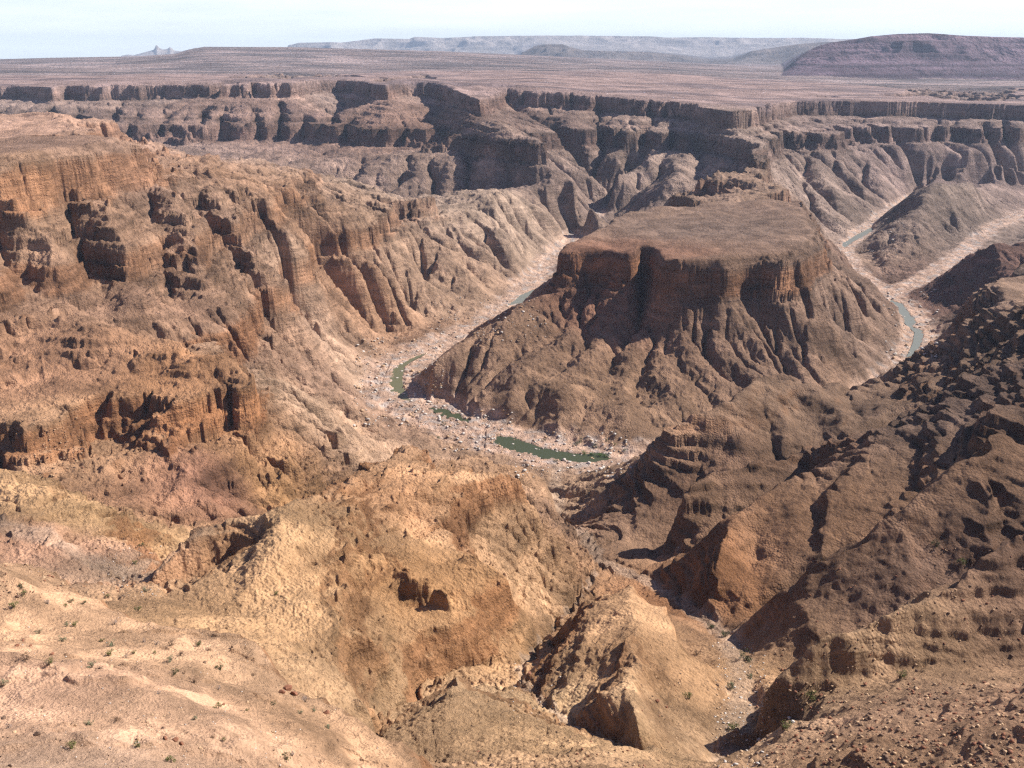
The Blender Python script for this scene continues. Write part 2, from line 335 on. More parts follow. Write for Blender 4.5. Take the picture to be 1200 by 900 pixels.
def S_fwd(w, x, y):                          # w -> z
    k = knots(x, y); lo = 0.0; z = np.minimum(w, 0) * 1.0; wl_ = 0.0
    for i, g in enumerate(gains(x, y)):
        hi = k[i] if i < len(k) else 5000.0
        dw = (hi - lo) / g
        z = z + np.clip(w - wl_, 0, dw) * g
        wl_ = wl_ + dw; lo = hi
    return z
def S_inv(z, x, y):
    k = knots(x, y); lo = 0.0; w = np.minimum(z, 0) * 1.0
    for i, g in enumerate(gains(x, y)):
        hi = k[i] if i < len(k) else 5000.0
        w = w + np.clip(z - lo, 0, hi - lo) / g
        lo = hi
    return w

R0, R1 = 60.0, 7000.0
NTB = 448
DL = (TH1 - TH0) / (NTB - 1)
NRB = int((math.log(R1) - math.log(R0)) / DL) + 1
# plateau height: dips to the right, with a broad low swell far off
def plateau(x, y):
    th = np.arctan2(x, y); r = np.hypot(x, y)
    o_ = np.argsort(rim_th); zr = np.interp(th, rim_th[o_], rim_arr[o_, 2]); rr = np.interp(th, rim_th[o_], rim_r[o_])
    plane = 372 - 78 * sstep(th, 0.0, 0.42) - 0 * r
    t = sstep(r, rr, rr + 900)
    z = zr + (plane - zr) * t
    far = sstep(r, 6000, 12000)
    swell = 175 * np.exp(-((th + 0.2) / 0.16) ** 2) * sstep(r, 8000, 13500)
    z = z + swell + far * 25 * np.clip(-th + .0, -0.3, 0.1) / 0.3 
    z = z + 6 * fbm(x / 500, y / 900, 5, 3) * sstep(r, rr, rr + 500) + 14 * fbm(x / 1500, y / 2600, 6, 3) * t
    return z

def base_field():
    lnr = math.log(R0) + DL * np.arange(NRB); th = TH0 + DL * np.arange(NTB)
    TT, LL = np.meshgrid(th, lnr)
    RR = np.exp(LL); X = (RR * np.sin(TT)); Y = (RR * np.cos(TT))
    cs = np.zeros(X.shape); cw = np.zeros(X.shape)
    def put(x, y, z, s=1.0):
        l, t = polar(x, y)
        i = np.rint((l - lnr[0]) / DL).astype(int); j = np.rint((t - TH0) / DL).astype(int)
        ok = (i >= 0) & (i < NRB) & (j >= 0) & (j < NTB)
        np.add.at(cs, (i[ok], j[ok]), z[ok] * s); np.add.at(cw, (i[ok], j[ok]), s)
    for pts, w in LINES:
        for a, b in zip(pts[:-1], pts[1:]):
            a = np.array(a, float); b = np.array(b, float)
            r = min(np.hypot(a[0], a[1]), np.hypot(b[0], b[1]))
            n = int(np.hypot(*(b - a)[:2]) / (r * DL) * 1.5) + 2
            t = np.linspace(0, 1, n)[:, None]
            p = a + (b - a) * t
            w0 = S_inv(p[:, 2], p[:, 0], p[:, 1])
            nrm = np.array([-(b - a)[1], (b - a)[0]]); nrm /= np.hypot(*nrm) + 1e-9
            m = int(w / (r * DL)) + 0
            for k in np.linspace(-w, w, 2 * m + 1) if m else [0.0]:
                put(p[:, 0] + nrm[0] * k, p[:, 1] + nrm[1] * k, w0)
    fixed = cw > 0
    val = np.where(fixed, cs / np.maximum(cw, 1e-9), 0)
    # areas
    def area(mask, z):
        wv = S_inv(z, X, Y)
        val[mask] = wv[mask]; fixed[mask] = True
    th_r = np.interp(TT, rim_th, rim_r)
    area(in_poly(X, Y, RIM + [W(9000,4000,0), W(9000,9000,0), W(-9000,9000,0), W(-9000,4000,0)]), plateau(X, Y))
    def plane_area(poly):
        P_ = np.array(poly); A = np.c_[P_[:, :2], np.ones(len(P_))]
        c, *_ = np.linalg.lstsq(A, P_[:, 2], rcond=None)
        area(in_poly(X, Y, poly), c[0] * X + c[1] * Y + c[2])
    area(RR < 63, 440 + 0 * X)
    for p in (BUTTE_TOP, LEFT_TOP, LEFT_TOP2, BENCH_R): plane_area(p)
    # multigrid-style relaxation
    levels = [(val, fixed)]
    while min(levels[-1][0].shape) > 14:
        v, f = levels[-1]
        a, b = (v.shape[0] + 1) // 2 * 2, (v.shape[1] + 1) // 2 * 2
        vp = np.pad(np.where(f, v, 0), ((0, a - v.shape[0]), (0, b - v.shape[1]))); fp = np.pad(f.astype(float), ((0, a - v.shape[0]), (0, b - v.shape[1])))
        q = lambda m: m.reshape(a // 2, 2, b // 2, 2).sum((1, 3))
        n = q(fp)
        levels.append((q(vp) / np.maximum(n, 1e-9), n > 0))
    u = np.full(levels[-1][0].shape, 200.0)
    for k, (v, f) in enumerate(reversed(levels)):
        if u.shape != v.shape:
            u = np.repeat(np.repeat(u, 2, 0), 2, 1)[:v.shape[0], :v.shape[1]]
        for it in range(260 if k < len(levels) - 1 else 160):
            u = np.where(f, v, u)
            p = np.pad(u, 1, mode='edge')
            u = 0.25 * (p[:-2, 1:-1] + p[2:, 1:-1] + p[1:-1, :-2] + p[1:-1, 2:])
        u = np.where(f, v, u)
    # tame isolated spikes of the film
    for it in range(2):
        p = np.pad(u, 1, mode='edge')
        u = 0.5 * u + 0.125 * (p[:-2, 1:-1] + p[2:, 1:-1] + p[1:-1, :-2] + p[1:-1, 2:])
    return u.astype(f32), lnr, th

def sample(g, l0, dl, t0, dt, x, y):         # bilinear look-up of a log-polar grid
    l, t = polar(x, y)
    i = np.clip((l - l0) / dl, 0, g.shape[0] - 1.001); j = np.clip((t - t0) / dt, 0, g.shape[1] - 1.001)
    i0 = i.astype(np.int32); j0 = j.astype(np.int32); fi = (i - i0).astype(f32); fj = (j - j0).astype(f32)
    return (g[i0, j0] * (1 - fi) * (1 - fj) + g[i0 + 1, j0] * fi * (1 - fj) + g[i0, j0 + 1] * (1 - fi) * fj + g[i0 + 1, j0 + 1] * fi * fj)

import time; T0 = time.time()
BASE, b_lnr, b_th = base_field()
print("base", time.time() - T0, BASE.shape)

# ------------------------------------------------------------------ erosion grid
NTE = 760; DE = (TH1 - TH0) / (NTE - 1); LE0 = math.log(60.0); NRE = int((math.log(R1) - LE0) / DE) + 1
def dist_to(x, y, pts):
    d = np.full(x.shape, 1e9, f32)
    for a, b in zip(pts[:-1], pts[1:]):
        ax, ay, bx, by = a[0], a[1], b[0], b[1]
        L2 = (bx - ax) ** 2 + (by - ay) ** 2 + 1e-9
        t = np.clip(((x - ax) * (bx - ax) + (y - ay) * (by - ay)) / L2, 0, 1)
        d = np.minimum(d, np.hypot(x - ax - t * (bx - ax), y - ay - t * (by - ay)))
    return d
def river_dist(x, y):
    d = np.full(x.shape, 1e9, f32)
    near = (y > 950)
    xs, ys = x[near], y[near]
    dd = np.minimum.reduce([dist_to(xs, ys, RIVER_L[5:]), 1.35 * dist_to(xs, ys, RIVER_L[2:6]), 2.6 * dist_to(xs, ys, RIVER_L[:3]), 1.45 * dist_to(xs, ys, RIVER_R[:4]), 1.8 * dist_to(xs, ys, RIVER_R[3:]), 1.45 * dist_to(xs, ys, RIVER_H), 1.8 * dist_to(xs, ys, RIVER_2)])
    d[near] = dd
    return d

def rough_field(X, Y, R):
    # warp the survey a little so its lines are not drawn with a ruler, then add rock-scale relief before the strata are applied
    a = np.minimum(0.010 * R, 26) 
    k = np.clip(R / 1000, 0.35, 3.0)
    wx = a * scaled(fbm, X, Y, 70, 11, 3); wy = a * scaled(fbm, X, Y, 70, 23, 3)
    w = sample(BASE, b_lnr[0], DL, TH0, DL, X + wx, Y + wy)
    return w

thE = TH0 + DE * np.arange(NTE); lE = LE0 + DE * np.arange(NRE)
TTe, LLe = np.meshgrid(thE, lE); Re = np.exp(LLe).astype(f32); Xe = (Re * np.sin(TTe)).astype(f32); Ye = (Re * np.cos(TTe)).astype(f32)
river_e = river_dist(Xe, Ye)
bank = sstep(river_e, 45, 130)
def tops(X, Y):
    m = in_poly(X, Y, RIM + [W(9000,4000,0), W(9000,9000,0), W(-9000,9000,0), W(-9000,4000,0)])
    for poly in (BUTTE_TOP, LEFT_TOP, LEFT_TOP2, BENCH_R): m |= in_poly(X, Y, poly)
    return m
def blur(m, n):
    for _ in range(n):
        q = np.pad(m, 1, mode='edge'); m = (q[:-2, 1:-1] + q[2:, 1:-1] + q[1:-1, :-2] + q[1:-1, 2:] + m) / 5
    return m
calm = 1 - blur(tops(Xe, Ye).astype(f32), 4)
SAND = [D(-60,800,150), D(120,820,160), D(260,850,150)]
def sandy(X, Y): return 1 - sstep(dist_to(X, Y, SAND), 50, 120)
flat_sand = sandy(Xe, Ye)

def erode(h, cell, mask, iters, k=0.02, m=0.5, a0=6.0, smax=1.2, slump=0.03):
    """Running water: every cell drains to a low neighbour, drainage gathers, and gathered drainage cuts."""
    nr, nc = h.shape; N = nr * nc; idx = np.arange(N).reshape(nr, nc).astype(np.int64)
    A = np.ones(N, f32); Am = np.ones(N, f32)
    H = h / cell                              # heights in cells: scale free on this conformal grid
    rng = np.random.RandomState(3)
    jit = [rng.rand(nr, nc).astype(f32) for _ in range(3)]
    for it in range(iters):
        Hp = np.pad(H, 1, constant_values=1e6)
        best = np.zeros(H.shape, f32); rec = idx.copy(); score = np.zeros(H.shape, f32); q = 0
        for dy in (-1, 0, 1):
            for dx in (-1, 0, 1):
                if dx == 0 and dy == 0: continue
                d = 1.0 if dx * dy == 0 else 1.41421
                s = (H - Hp[1 + dy:1 + dy + nr, 1 + dx:1 + dx + nc]) / d
                j = np.roll(jit[q % 3], (it * 7 + q * 13) % 97, 0)
                sc = s * (0.55 + 0.9 * j); q += 1
                mm = sc > score
                score = np.where(mm, sc, score); best = np.where(mm, s, best); rec = np.where(mm, idx + dy * nc + dx, rec)
        r = rec.ravel(); fl = best.ravel() > 0
        A = 1 + np.bincount(r[fl], weights=A[fl], minlength=N).astype(f32)
        np.minimum(A, 5000, out=A)
        Am = 0.8 * Am + 0.2 * A
        cut = k * np.maximum(Am.reshape(H.shape) ** m - a0 ** m, 0) * np.minimum(best, smax) * mask
        cut = np.minimum(cut, 0.4 * best)
        H = H - cut
        if it % 3 == 0:                       # slumping between the gullies
            qq = np.pad(H, 1, mode='edge')
            H = H + slump * (qq[:-2, 1:-1] + qq[2:, 1:-1] + qq[1:-1, :-2] + qq[1:-1, 2:] - 4 * H) * mask
    return (H * cell).astype(f32), Am.reshape(h.shape)

def relief(X, Y, R):
    k = np.clip(R / 1000, 0.4, 2.6)
    right = calm_side(np.arctan2(X, Y), R)
    return 13 * k * (1 - 0.8 * right) * (1 - 0.5 * sstep(R, 2600, 3200)) * (0.25 + 0.75 * sstep(R, 500, 1100)) * (scaled(ridged, X, Y, 330, 41, 3, 0.4) - 0.9) 
def limit(c, a):                             # soft bounds: ridges may rise a little, gullies may cut deeper
    return np.where(c > 0, 0.3 * a * np.tanh(c / (0.45 * a)), a * np.tanh(c / a)).astype(f32)
# broad hollows first, on a coarse grid, then the fine gullies inside them
NTC = 300; DC = (TH1 - TH0) / (NTC - 1); NRC = int((math.log(R1) - LE0) / DC) + 1
TTc, LLc = np.meshgrid(TH0 + DC * np.arange(NTC), LE0 + DC * np.arange(NRC)); Rc = np.exp(LLc).astype(f32)
Xc = (Rc * np.sin(TTc)).astype(f32); Yc = (Rc * np.cos(TTc)).astype(f32)
bankc = sstep(river_dist(Xc, Yc), 45, 130); calmc = 1 - blur(tops(Xc, Yc).astype(f32), 2); sandc = sandy(Xc, Yc)
def soften(th, R): return (0.06 + 1.25 * sstep(R, 430, 1150)) * (1 - 0.72 * calm_side(th, R))
maskc = bankc * calmc * (1 - 0.9 * sandc) * sstep(Rc, 200, 340)
w0c = rough_field(Xc, Yc, Rc) + maskc * (relief(Xc, Yc, Rc) + (1.6 + 4.0 * sstep(Rc, 500, 1200)) * (1 - 0.75 * calm_side(TTc, Rc)) * (1 - 0.45 * sstep(Rc, 2600, 3200)) * np.clip(Rc / 1000, 0.4, 2.6) * scaled(fbm, Xc, Yc, 75, 51, 3, 0.6))
w1c, Ac = erode(w0c, Rc * DC, (maskc * soften(TTc, Rc)).astype(f32), 80, k=0.014, a0=4.0)
cutc = w1c - w0c; cutc = limit(cutc - 0.85 * blur(cutc, 50), 22 * np.clip(Rc / 1000, 0.4, 2.6))
print("coarse", time.time() - T0, w0c.shape, float(cutc.min()), float(cutc.max()))
maskE = (bank * calm * (1 - 0.9 * flat_sand) * sstep(Re, 200, 340)).astype(f32)
kE = np.clip(Re / 1000, 0.4, 2.6)
we = rough_field(Xe, Ye, Re) + maskE * (relief(Xe, Ye, Re) + (1.4 + 3.6 * sstep(Re, 500, 1200)) * (1 - 0.75 * calm_side(TTe, Re)) * (1 - 0.45 * sstep(Re, 2600, 3200)) * kE * scaled(fbm, Xe, Ye, 75, 51, 4, 0.6)) + sample(cutc, LE0, DC, TH0, DC, Xe, Ye)
cellE = (Re * DE).astype(f32)
we2, AE = erode(we, cellE, (maskE * soften(TTe, Re)).astype(f32), 65, k=0.014)
cutE = we2 - we; cutE = limit(cutE - 0.8 * blur(cutE, 50), 10 * kE)
WE = we + cutE
print("eroded", time.time() - T0, WE.shape, float(cutE.min()), float(cutE.max()))

# ------------------------------------------------------------------ final terrain grid
NT, NR = 1500, 2900
def build_rows():
    inner = np.exp(np.linspace(math.log(3.0), math.log(60.0), 40, endpoint=False))
    outer = np.exp(np.linspace(math.log(60.0), math.log(6800.0), NR - 40))
    return np.concatenate([inner, outer]).astype(f32)
rows = build_rows(); thF = np.linspace(TH0, TH1, NT).astype(f32)
TT, RR = np.meshgrid(thF, rows); X = RR * np.sin(TT); Y = RR * np.cos(TT)

POOLS_PX = [
    [(457,447),(462,432),(470,427),(487,418),(503,413),(492,420),(482,425),(474,431),(472,445),(474,455),(480,464),(482,470),(470,467),(460,458)],
    [(503,478),(522,480),(540,486),(551,492),(548,496),(532,492),(515,486)],
    [(578,513),(592,511),(612,516),(632,524),(656,529),(680,532),(696,530),(718,536),(710,540),(680,542),(660,539),(640,537),(615,531),(592,525),(580,520)],
    [(595,358),(610,346),(626,339),(630,344),(612,355)],
    [(1042,351),(1057,356),(1074,377),(1069,382),(1081,388),(1081,400),(1068,420),(1061,418),(1069,400),(1071,389),(1062,381),(1046,361)],
    [(986,286),(1004,275),(1022,266),(1024,270),(1004,281),(990,290)]]
WATER_Z = 0.3
POOLS = [[Z(u, v, WATER_Z) for u, v in p] for p in POOLS_PX]

def full_height(X, Y, R):
    fs = sandy(X, Y); rd = river_dist(X, Y); bk = sstep(rd, 45, 130)
    cm = sample(calm, LE0, DE, TH0, DE, X, Y)
    kk = np.clip(R / 1000, 0.3, 2.5)
    wa = 3.5 * kk * sstep(R, 200, 400)
    wx = wa * scaled(fbm, X, Y, 60, 131, 3); wy = wa * scaled(fbm, X, Y, 60, 137, 3)
    wb = 10 * kk * sstep(R, 700, 1400)
    wx = wx + wb * scaled(fbm, X, Y, 130, 141, 2); wy = wy + wb * scaled(fbm, X, Y, 130, 147, 2)
    w = np.where(R > 66, sample(WE, LE0, DE, TH0, DE, X + wx, Y + wy), sample(BASE, b_lnr[0], DL, TH0, DL, X, Y))
    kk = np.clip(R / 1000, 0.3, 2.5)
    w = w + bk * cm * (1 - fs) * 1.5 * kk * scaled(fbm, X, Y, 16, 61, 2)
    cl = sstep(S_fwd(w + 2, X, Y) - S_fwd(w - 2, X, Y), 7, 15) * bk * (1 - fs)
    w = w - cl * kk * (1.6 * np.clip(1.25 - scaled(ridged, X, Y, 24, 151, 3), 0, 1.3) + 1.3 * scaled(blocks, X, Y, 15, 161) + 0.6 * scaled(blocks, X, Y, 6.5, 163))
    z = S_fwd(w, X, Y)
    # ledges: thin hard beds stand out of the steeper slopes as small steps
    cell = R * (TH1 - TH0) / (X.shape[1] - 1)
    dr = np.gradient(R[:, 0])[:, None]
    slope = np.hypot(np.gradient(z, axis=0) / dr, np.gradient(z, axis=1) / cell)
    for _ in range(3):
        q = np.pad(slope, 1, mode='edge'); slope = (q[:-2, 1:-1] + q[2:, 1:-1] + q[1:-1, :-2] + q[1:-1, 2:] + slope) / 5
    rock = bk * (0.05 + 0.95 * cm) * (1 - fs)
    right = calm_side(np.arctan2(X, Y), R)
    steep = sstep(slope, 0.4, 1.0)
    gneiss = (1 - sstep(z, knots(X, Y)[0] - 22, knots(X, Y)[0] - 4)) * sstep(Y, 950, 1200)
    lw = 7 * fbm(X / 210, Y / 210, 71, 3) + 0.02 * X + right * (0.12 * (X - 100) - 0.06 * (Y - 600))
    am = sstep(fbm(X / 150, Y / 150, 77, 3), -0.5, 0.3) * (0.3 + 0.7 * steep) * (1 - 0.92 * gneiss)
    left = 1 - sstep(np.arctan2(X, Y), -0.1, 0.05)
    am = np.clip(am * (1 + 0.4 * left + 0.15 * right) + 0.3 * left * steep, 0, 1)
    am_all = am
    for P_, qa in ((21.0, 0.6), (10.5, 0.75), (5.2, 0.75)):
        am = am_all * (1 - 0.85 * right) if P_ > 20 else am_all
        s_ = z + lw; s_ = s_ + P_ * 0.35 * np.sin(s_ / P_ * 1.7 + 1.3) * 0.5
        ph = s_ / P_; fr = ph - np.floor(ph)
        st = np.clip((fr - 0.38) / 0.24, 0, 1)
        z = z + qa * am * rock * P_ * (st - fr) * np.clip(kk * 1.2, 0.35, 1.3)
    # blocks and scree
    dz = 1.7 * scaled(ridged, X, Y, 17, 81, 3) * kk * rock * (0.45 + 0.75 * steep) * (1 - 0.72 * right) * (1 - 0.3 * (1 - sstep(np.arctan2(X, Y), -0.1, 0.05))) * (1 - 0.6 * sstep(R, 2600, 3200)) + 1.0 * kk * (scaled(ridged, X, Y, 8, 91, 3) - 0.9) * (1 - 0.6 * right) * (0.12 + 0.88 * rock)
    dz = dz + kk * rock * steep * (1.5 * scaled(blocks, X, Y, 11, 165) + 0.9 * scaled(blocks, X, Y, 5, 167) - 1.2) * (1 - 0.8 * gneiss) * (1 - 0.6 * right)
    dz = dz + (1 - cm) * 2.2 * kk * (1 - sstep(R, 2600, 3300)) * fbm(X / 70, Y / 70, 98, 4)
    oc = fbm(X / 34 + Y / 60, Y / 15 - X / 40, 99, 4)
    dz = dz + fs * 0.9 * sstep(oc, 0.28, 0.36) * (0.6 + 0.8 * noise(X / 3, Y / 3, 94))
    dz = dz + fs * (1.1 * fbm(X / 26, Y / 26, 95, 4) + 0.35 * ridged(X / 9, Y / 9, 97, 3))
    z = z + dz
    # boulder-strewn river bed
    bed = (1 - bk)
    z = z + bed * (2.2 * ridged(X / 22, Y / 22, 101, 3) - 1.6)
    for poly in POOLS:
        xs = [q[0] for q in poly]; ys = [q[1] for q in poly]
        sel = (X > min(xs) - 10) & (X < max(xs) + 10) & (Y > min(ys) - 20) & (Y < max(ys) + 20)
        xx, yy = X[sel], Y[sel]
        n1 = 5 * noise(xx / 15, yy / 15, 7) + 3.5 * noise(xx / 5, yy / 5, 8)
        z[sel] = np.where(in_poly(xx + n1, yy + n1, poly), -1.2, np.maximum(z[sel], 0.9 + 0.5 * noise(xx / 6, yy / 6, 9)))
    # the ledge under the viewpoint drops straight to the first slope
    z = np.where(R < 66, np.minimum(497.5 - (R - 2) * (57.5 / 64), z + (66 - R) * 2), z)
    return z.astype(f32), rd, cm, fs, steep, gneiss
Zg, rdist, calmF, sandF, steepF, gneissF = full_height(X, Y, RR)
print("final", time.time() - T0, Zg.shape)

lr = np.log(rows)
def ground(x, y):                            # height of the finished ground
    r = math.hypot(x, y); t = (math.atan2(x, y) - TH0) / (TH1 - TH0) * (NT - 1)
    i = float(np.interp(math.log(r), lr, np.arange(NR)))
    i0 = min(int(i), NR - 2); j0 = min(max(int(t), 0), NT - 2); a, b = i - i0, t - j0
    return float(Zg[i0, j0] * (1 - a) * (1 - b) + Zg[i0 + 1, j0] * a * (1 - b) + Zg[i0, j0 + 1] * (1 - a) * b + Zg[i0 + 1, j0 + 1] * a * b)
def hit(u, v, d0=60.0, d1=6500.0):           # where the direction (u, v) first meets the ground
    d = d0
    while d < d1:
        x, y, z = D(u, v, d)
        if z < ground(x, y):
            lo, hi = d / 1.004, d
            for _ in range(12):
                m = (lo + hi) / 2; x, y, z = D(u, v, m)
                if z < ground(x, y): hi = m
                else: lo = m
            return (x, y, ground(x, y))
        d *= 1.004
    return None

# ------------------------------------------------------------------ rock colours (what the ground is made of, by place and by bed)
TINTS = [  # (u, v, Y, linear colour)
    (50,800,150, (.53,.375,.27)), (200,860,150, (.53,.38,.27)), (300,800,200, (.51,.365,.25)), (20,880,115, (.53,.40,.30)), (120,730,215, (.53,.375,.255)), (400,880,170, (.50,.35,.235)),
    (60,640,540, (.42,.28,.20)), (150,660,530, (.40,.30,.22)), (20,580,640, (.50,.35,.22)), (120,600,620, (.48,.34,.21)),
    (350,620,520, (.46,.325,.205)), (450,580,620, (.46,.30,.19)), (400,720,430, (.48,.335,.21)), (500,700,500, (.47,.305,.18)), (600,650,620, (.49,.345,.225)), (540,800,400, (.50,.37,.245)),
    (560,540,900, (.40,.28,.19)), (640,560,1000, (.42,.31,.22)), (740,780,420, (.40,.27,.17)), (850,780,440, (.52,.36,.23)), (700,880,320, (.50,.36,.23)), (640,820,400,(.46,.34,.22)),
    (60,440,960, (.34,.22,.15)), (200,440,960, (.34,.21,.13)), (100,520,870, (.35,.24,.16)), (260,560,830, (.27,.165,.12)), (330,540,860, (.40,.26,.15)), (380,450,1100, (.44,.33,.24)),
    (60,250,1250, (.32,.225,.16)), (150,300,1200, (.29,.20,.145)), (300,300,1350, (.30,.21,.15)), (400,280,1800, (.31,.21,.145)), (500,320,2000, (.31,.23,.17)), (570,250,2500, (.34,.27,.21)),
    (380,380,1350, (.33,.24,.18)), (440,420,1500, (.42,.32,.24)), (60,176,1400, (.27,.195,.15)), (20,150,1900, (.42,.30,.23)),
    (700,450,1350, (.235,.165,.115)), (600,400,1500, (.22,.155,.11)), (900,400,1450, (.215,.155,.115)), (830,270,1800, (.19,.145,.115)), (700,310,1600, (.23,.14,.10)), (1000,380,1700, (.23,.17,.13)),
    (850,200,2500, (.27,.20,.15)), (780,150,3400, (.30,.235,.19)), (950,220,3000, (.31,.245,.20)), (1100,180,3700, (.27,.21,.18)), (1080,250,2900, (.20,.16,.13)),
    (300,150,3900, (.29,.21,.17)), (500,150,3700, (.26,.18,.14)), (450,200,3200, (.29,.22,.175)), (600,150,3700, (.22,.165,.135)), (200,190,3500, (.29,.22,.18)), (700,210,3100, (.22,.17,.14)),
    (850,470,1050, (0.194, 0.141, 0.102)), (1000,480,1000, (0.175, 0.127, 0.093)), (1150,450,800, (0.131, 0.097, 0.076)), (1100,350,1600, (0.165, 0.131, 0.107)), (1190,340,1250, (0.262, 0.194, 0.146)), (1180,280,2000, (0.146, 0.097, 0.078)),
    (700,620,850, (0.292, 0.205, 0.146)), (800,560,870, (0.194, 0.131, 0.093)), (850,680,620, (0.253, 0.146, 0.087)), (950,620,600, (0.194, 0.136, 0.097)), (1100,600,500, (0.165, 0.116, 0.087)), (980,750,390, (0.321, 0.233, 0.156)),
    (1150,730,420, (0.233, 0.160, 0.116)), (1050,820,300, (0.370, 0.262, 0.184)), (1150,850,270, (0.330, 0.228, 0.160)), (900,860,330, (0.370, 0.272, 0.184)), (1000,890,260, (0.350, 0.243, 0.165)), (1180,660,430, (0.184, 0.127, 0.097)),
]
FAR_TINT = (.31, .245, .205)
def tint_grid():
    n0, n1 = 160, 420
    th = np.linspace(TH0, TH1, n0); ln = np.linspace(math.log(60), math.log(R1), n1)
    TTg, LLg = np.meshgrid(th, ln)
    acc = np.zeros(TTg.shape + (3,)); ws = np.zeros(TTg.shape)
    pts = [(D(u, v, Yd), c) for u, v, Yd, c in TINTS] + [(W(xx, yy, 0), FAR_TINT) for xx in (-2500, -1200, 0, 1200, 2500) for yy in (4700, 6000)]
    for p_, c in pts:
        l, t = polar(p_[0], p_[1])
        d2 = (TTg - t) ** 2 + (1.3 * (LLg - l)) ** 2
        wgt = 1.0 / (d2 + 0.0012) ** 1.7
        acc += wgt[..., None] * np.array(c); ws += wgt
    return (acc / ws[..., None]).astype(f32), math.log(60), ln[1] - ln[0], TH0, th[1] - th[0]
TG = tint_grid()
def lerp(a, b, t): return a + (b - a) * t[..., None]
def colour(X, Y, Zz, R, rd, steep, gneiss, fs, cut):
    wx = 0.03 * R * fbm(X / 220, Y / 220, 201, 2)
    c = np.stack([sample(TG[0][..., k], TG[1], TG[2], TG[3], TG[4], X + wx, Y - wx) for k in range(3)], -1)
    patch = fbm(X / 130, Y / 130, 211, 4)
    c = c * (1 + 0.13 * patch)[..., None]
    k = knots(X, Y)
    nz = 6 * fbm(X / 120, Y / 120, 223, 2)
    zz = Zz + nz
    cliff = np.maximum.reduce([sstep(zz, k[0] - 6, k[0]) * (1 - sstep(zz, k[1] - 2, k[1] + 4)), 0.7 * sstep(zz, k[2] - 6, k[2]) * (1 - sstep(zz, k[3] - 2, k[3] + 4)), sstep(zz, k[4] - 6, k[4]) * (1 - sstep(zz, k[5] - 2, k[5] + 3))]) * steep
    t1 = 1 - sstep(R, 1500, 3200)
    rust = np.array([.33, .175, .10]) ; dark = np.array([.185, .12, .10])
    dk = sstep(np.arctan2(X, Y), 0.08, 0.2) * (1 - sstep(R, 1240, 1400))
    c = lerp(c, dark + (rust - dark) * t1[..., None], (0.42 + 0.18 * (1 - sstep(R, 1250, 1500))) * cliff * (1 - 0.7 * dk))
    # beds: alternating pale and dark layers, seen where the rock is bare
    rt_ = sstep(np.arctan2(X, Y), 0.08, 0.2) * (1 - sstep(R, 1150, 1350))
    zb = Zz + 7 * fbm(X / 210, Y / 210, 71, 3) + 0.02 * X + rt_ * (0.12 * (X - 100) - 0.06 * (Y - 600))
    lay = 0.55 * noise(zb / 9.0, zb * 0 + 3.3, 301) + 0.45 * noise(zb / 3.1, zb * 0 + 1.7, 302) * (1 - sstep(R, 1800, 2600)) + (0.35 + 0.5 * sstep(R, 1500, 2600)) * noise(zb / 24.0, zb * 0, 303)
    c = c * (1 + (0.38 + 0.42 * sstep(R, 1500, 2600)) * lay * (0.22 + 0.25 * sstep(R, 1500, 2600) + (0.78 - 0.25 * sstep(R, 1500, 2600)) * steep) * (1 - gneiss * 0.8))[..., None]
    # bare steep rock wears a dark brown varnish that loose slopes lack; thin hard beds are darkest
    varn = steep * sstep(fbm(X / 90, Y / 90 + Zz / 40, 391, 4), -0.5, 0.5) * (1 - gneiss)
    bandk = sstep(noise(zb / 7.0, X / 400, 392), 0.12, 0.4)
    c = c * (1 - 0.26 * varn - 0.24 * bandk * (0.35 + 0.65 * steep) * sstep(R, 450, 800) * (1 - gneiss))[..., None]
    # gneiss: tilted light and dark veins
    v = fbm((X * 0.8 + Y * 0.3 + Zz * 1.1) / 26, (Y - 0.4 * X) / 70, 311, 4)
    c = c * (1 + gneiss * 0.30 * np.clip(v, -1, 1))[..., None]
    # debris washed into the gullies is paler and greyer
    gul = sstep(-cut / (np.clip(R / 1000, .4, 2.6) * 5), 0.3, 1.2) * (1 - steep)
    c = lerp(c, c.mean(-1, keepdims=True) * np.array([1.22, 1.06, .92]), 0.35 * gul)
    # river bed: pink sand and grey-white boulders
    bed = 0.85 * (1 - sstep(rd + 22 * noise(X / 40, Y / 40, 321) + 10 * noise(X / 11, Y / 11, 322), 34, 70)) * (1 - sstep(Zz, 9, 18))
    rocks = sstep(fbm(X / 20, Y / 20, 331, 4), -0.1, 0.7)
    bc = np.array([.49, .375, .295]) + rocks[..., None] * (np.array([.45, .41, .37]) - np.array([.49, .375, .295]))
    bc = bc * (1 + 0.2 * fbm(X / 9, Y / 9, 341, 3))[..., None]
    c = lerp(c, bc, bed)
    # dry washes
    for line, wd in ((WASH, 8), (V1[:5], 10), (G2, 2)):
        m = (1 - sstep(dist_to(X, Y, line) + 4 * noise(X / 12, Y / 12, 351), wd * 0.4, wd * 1.3))
        c = lerp(c, np.array([.45, .365, .285]) * (1 + 0.4 * noise(X / 3, Y / 3, 361))[..., None], 0.5 * m)
    # plateau: sandy flats and dark stony ground
    inp = sstep(R, 3300, 3900) * sstep(Zz, k[5] - 10, k[5] - 3)
    pt = sstep(fbm(X / 700, Y / 260, 371, 4), -0.1, 0.5)
    pc = np.array([.325, .25, .22]) + pt[..., None] * (np.array([.20, .16, .15]) - np.array([.325, .25, .22]))
    c = lerp(c, pc * (1 + 0.15 * fbm(X / 120, Y / 60, 381, 3))[..., None], inp)
    m_ = c.mean(-1, keepdims=True); c = m_ + (c - m_) * 1.30      # the iron-stained rock is a strong colour
    tf_ = sstep(R, 1900, 3200)[..., None]
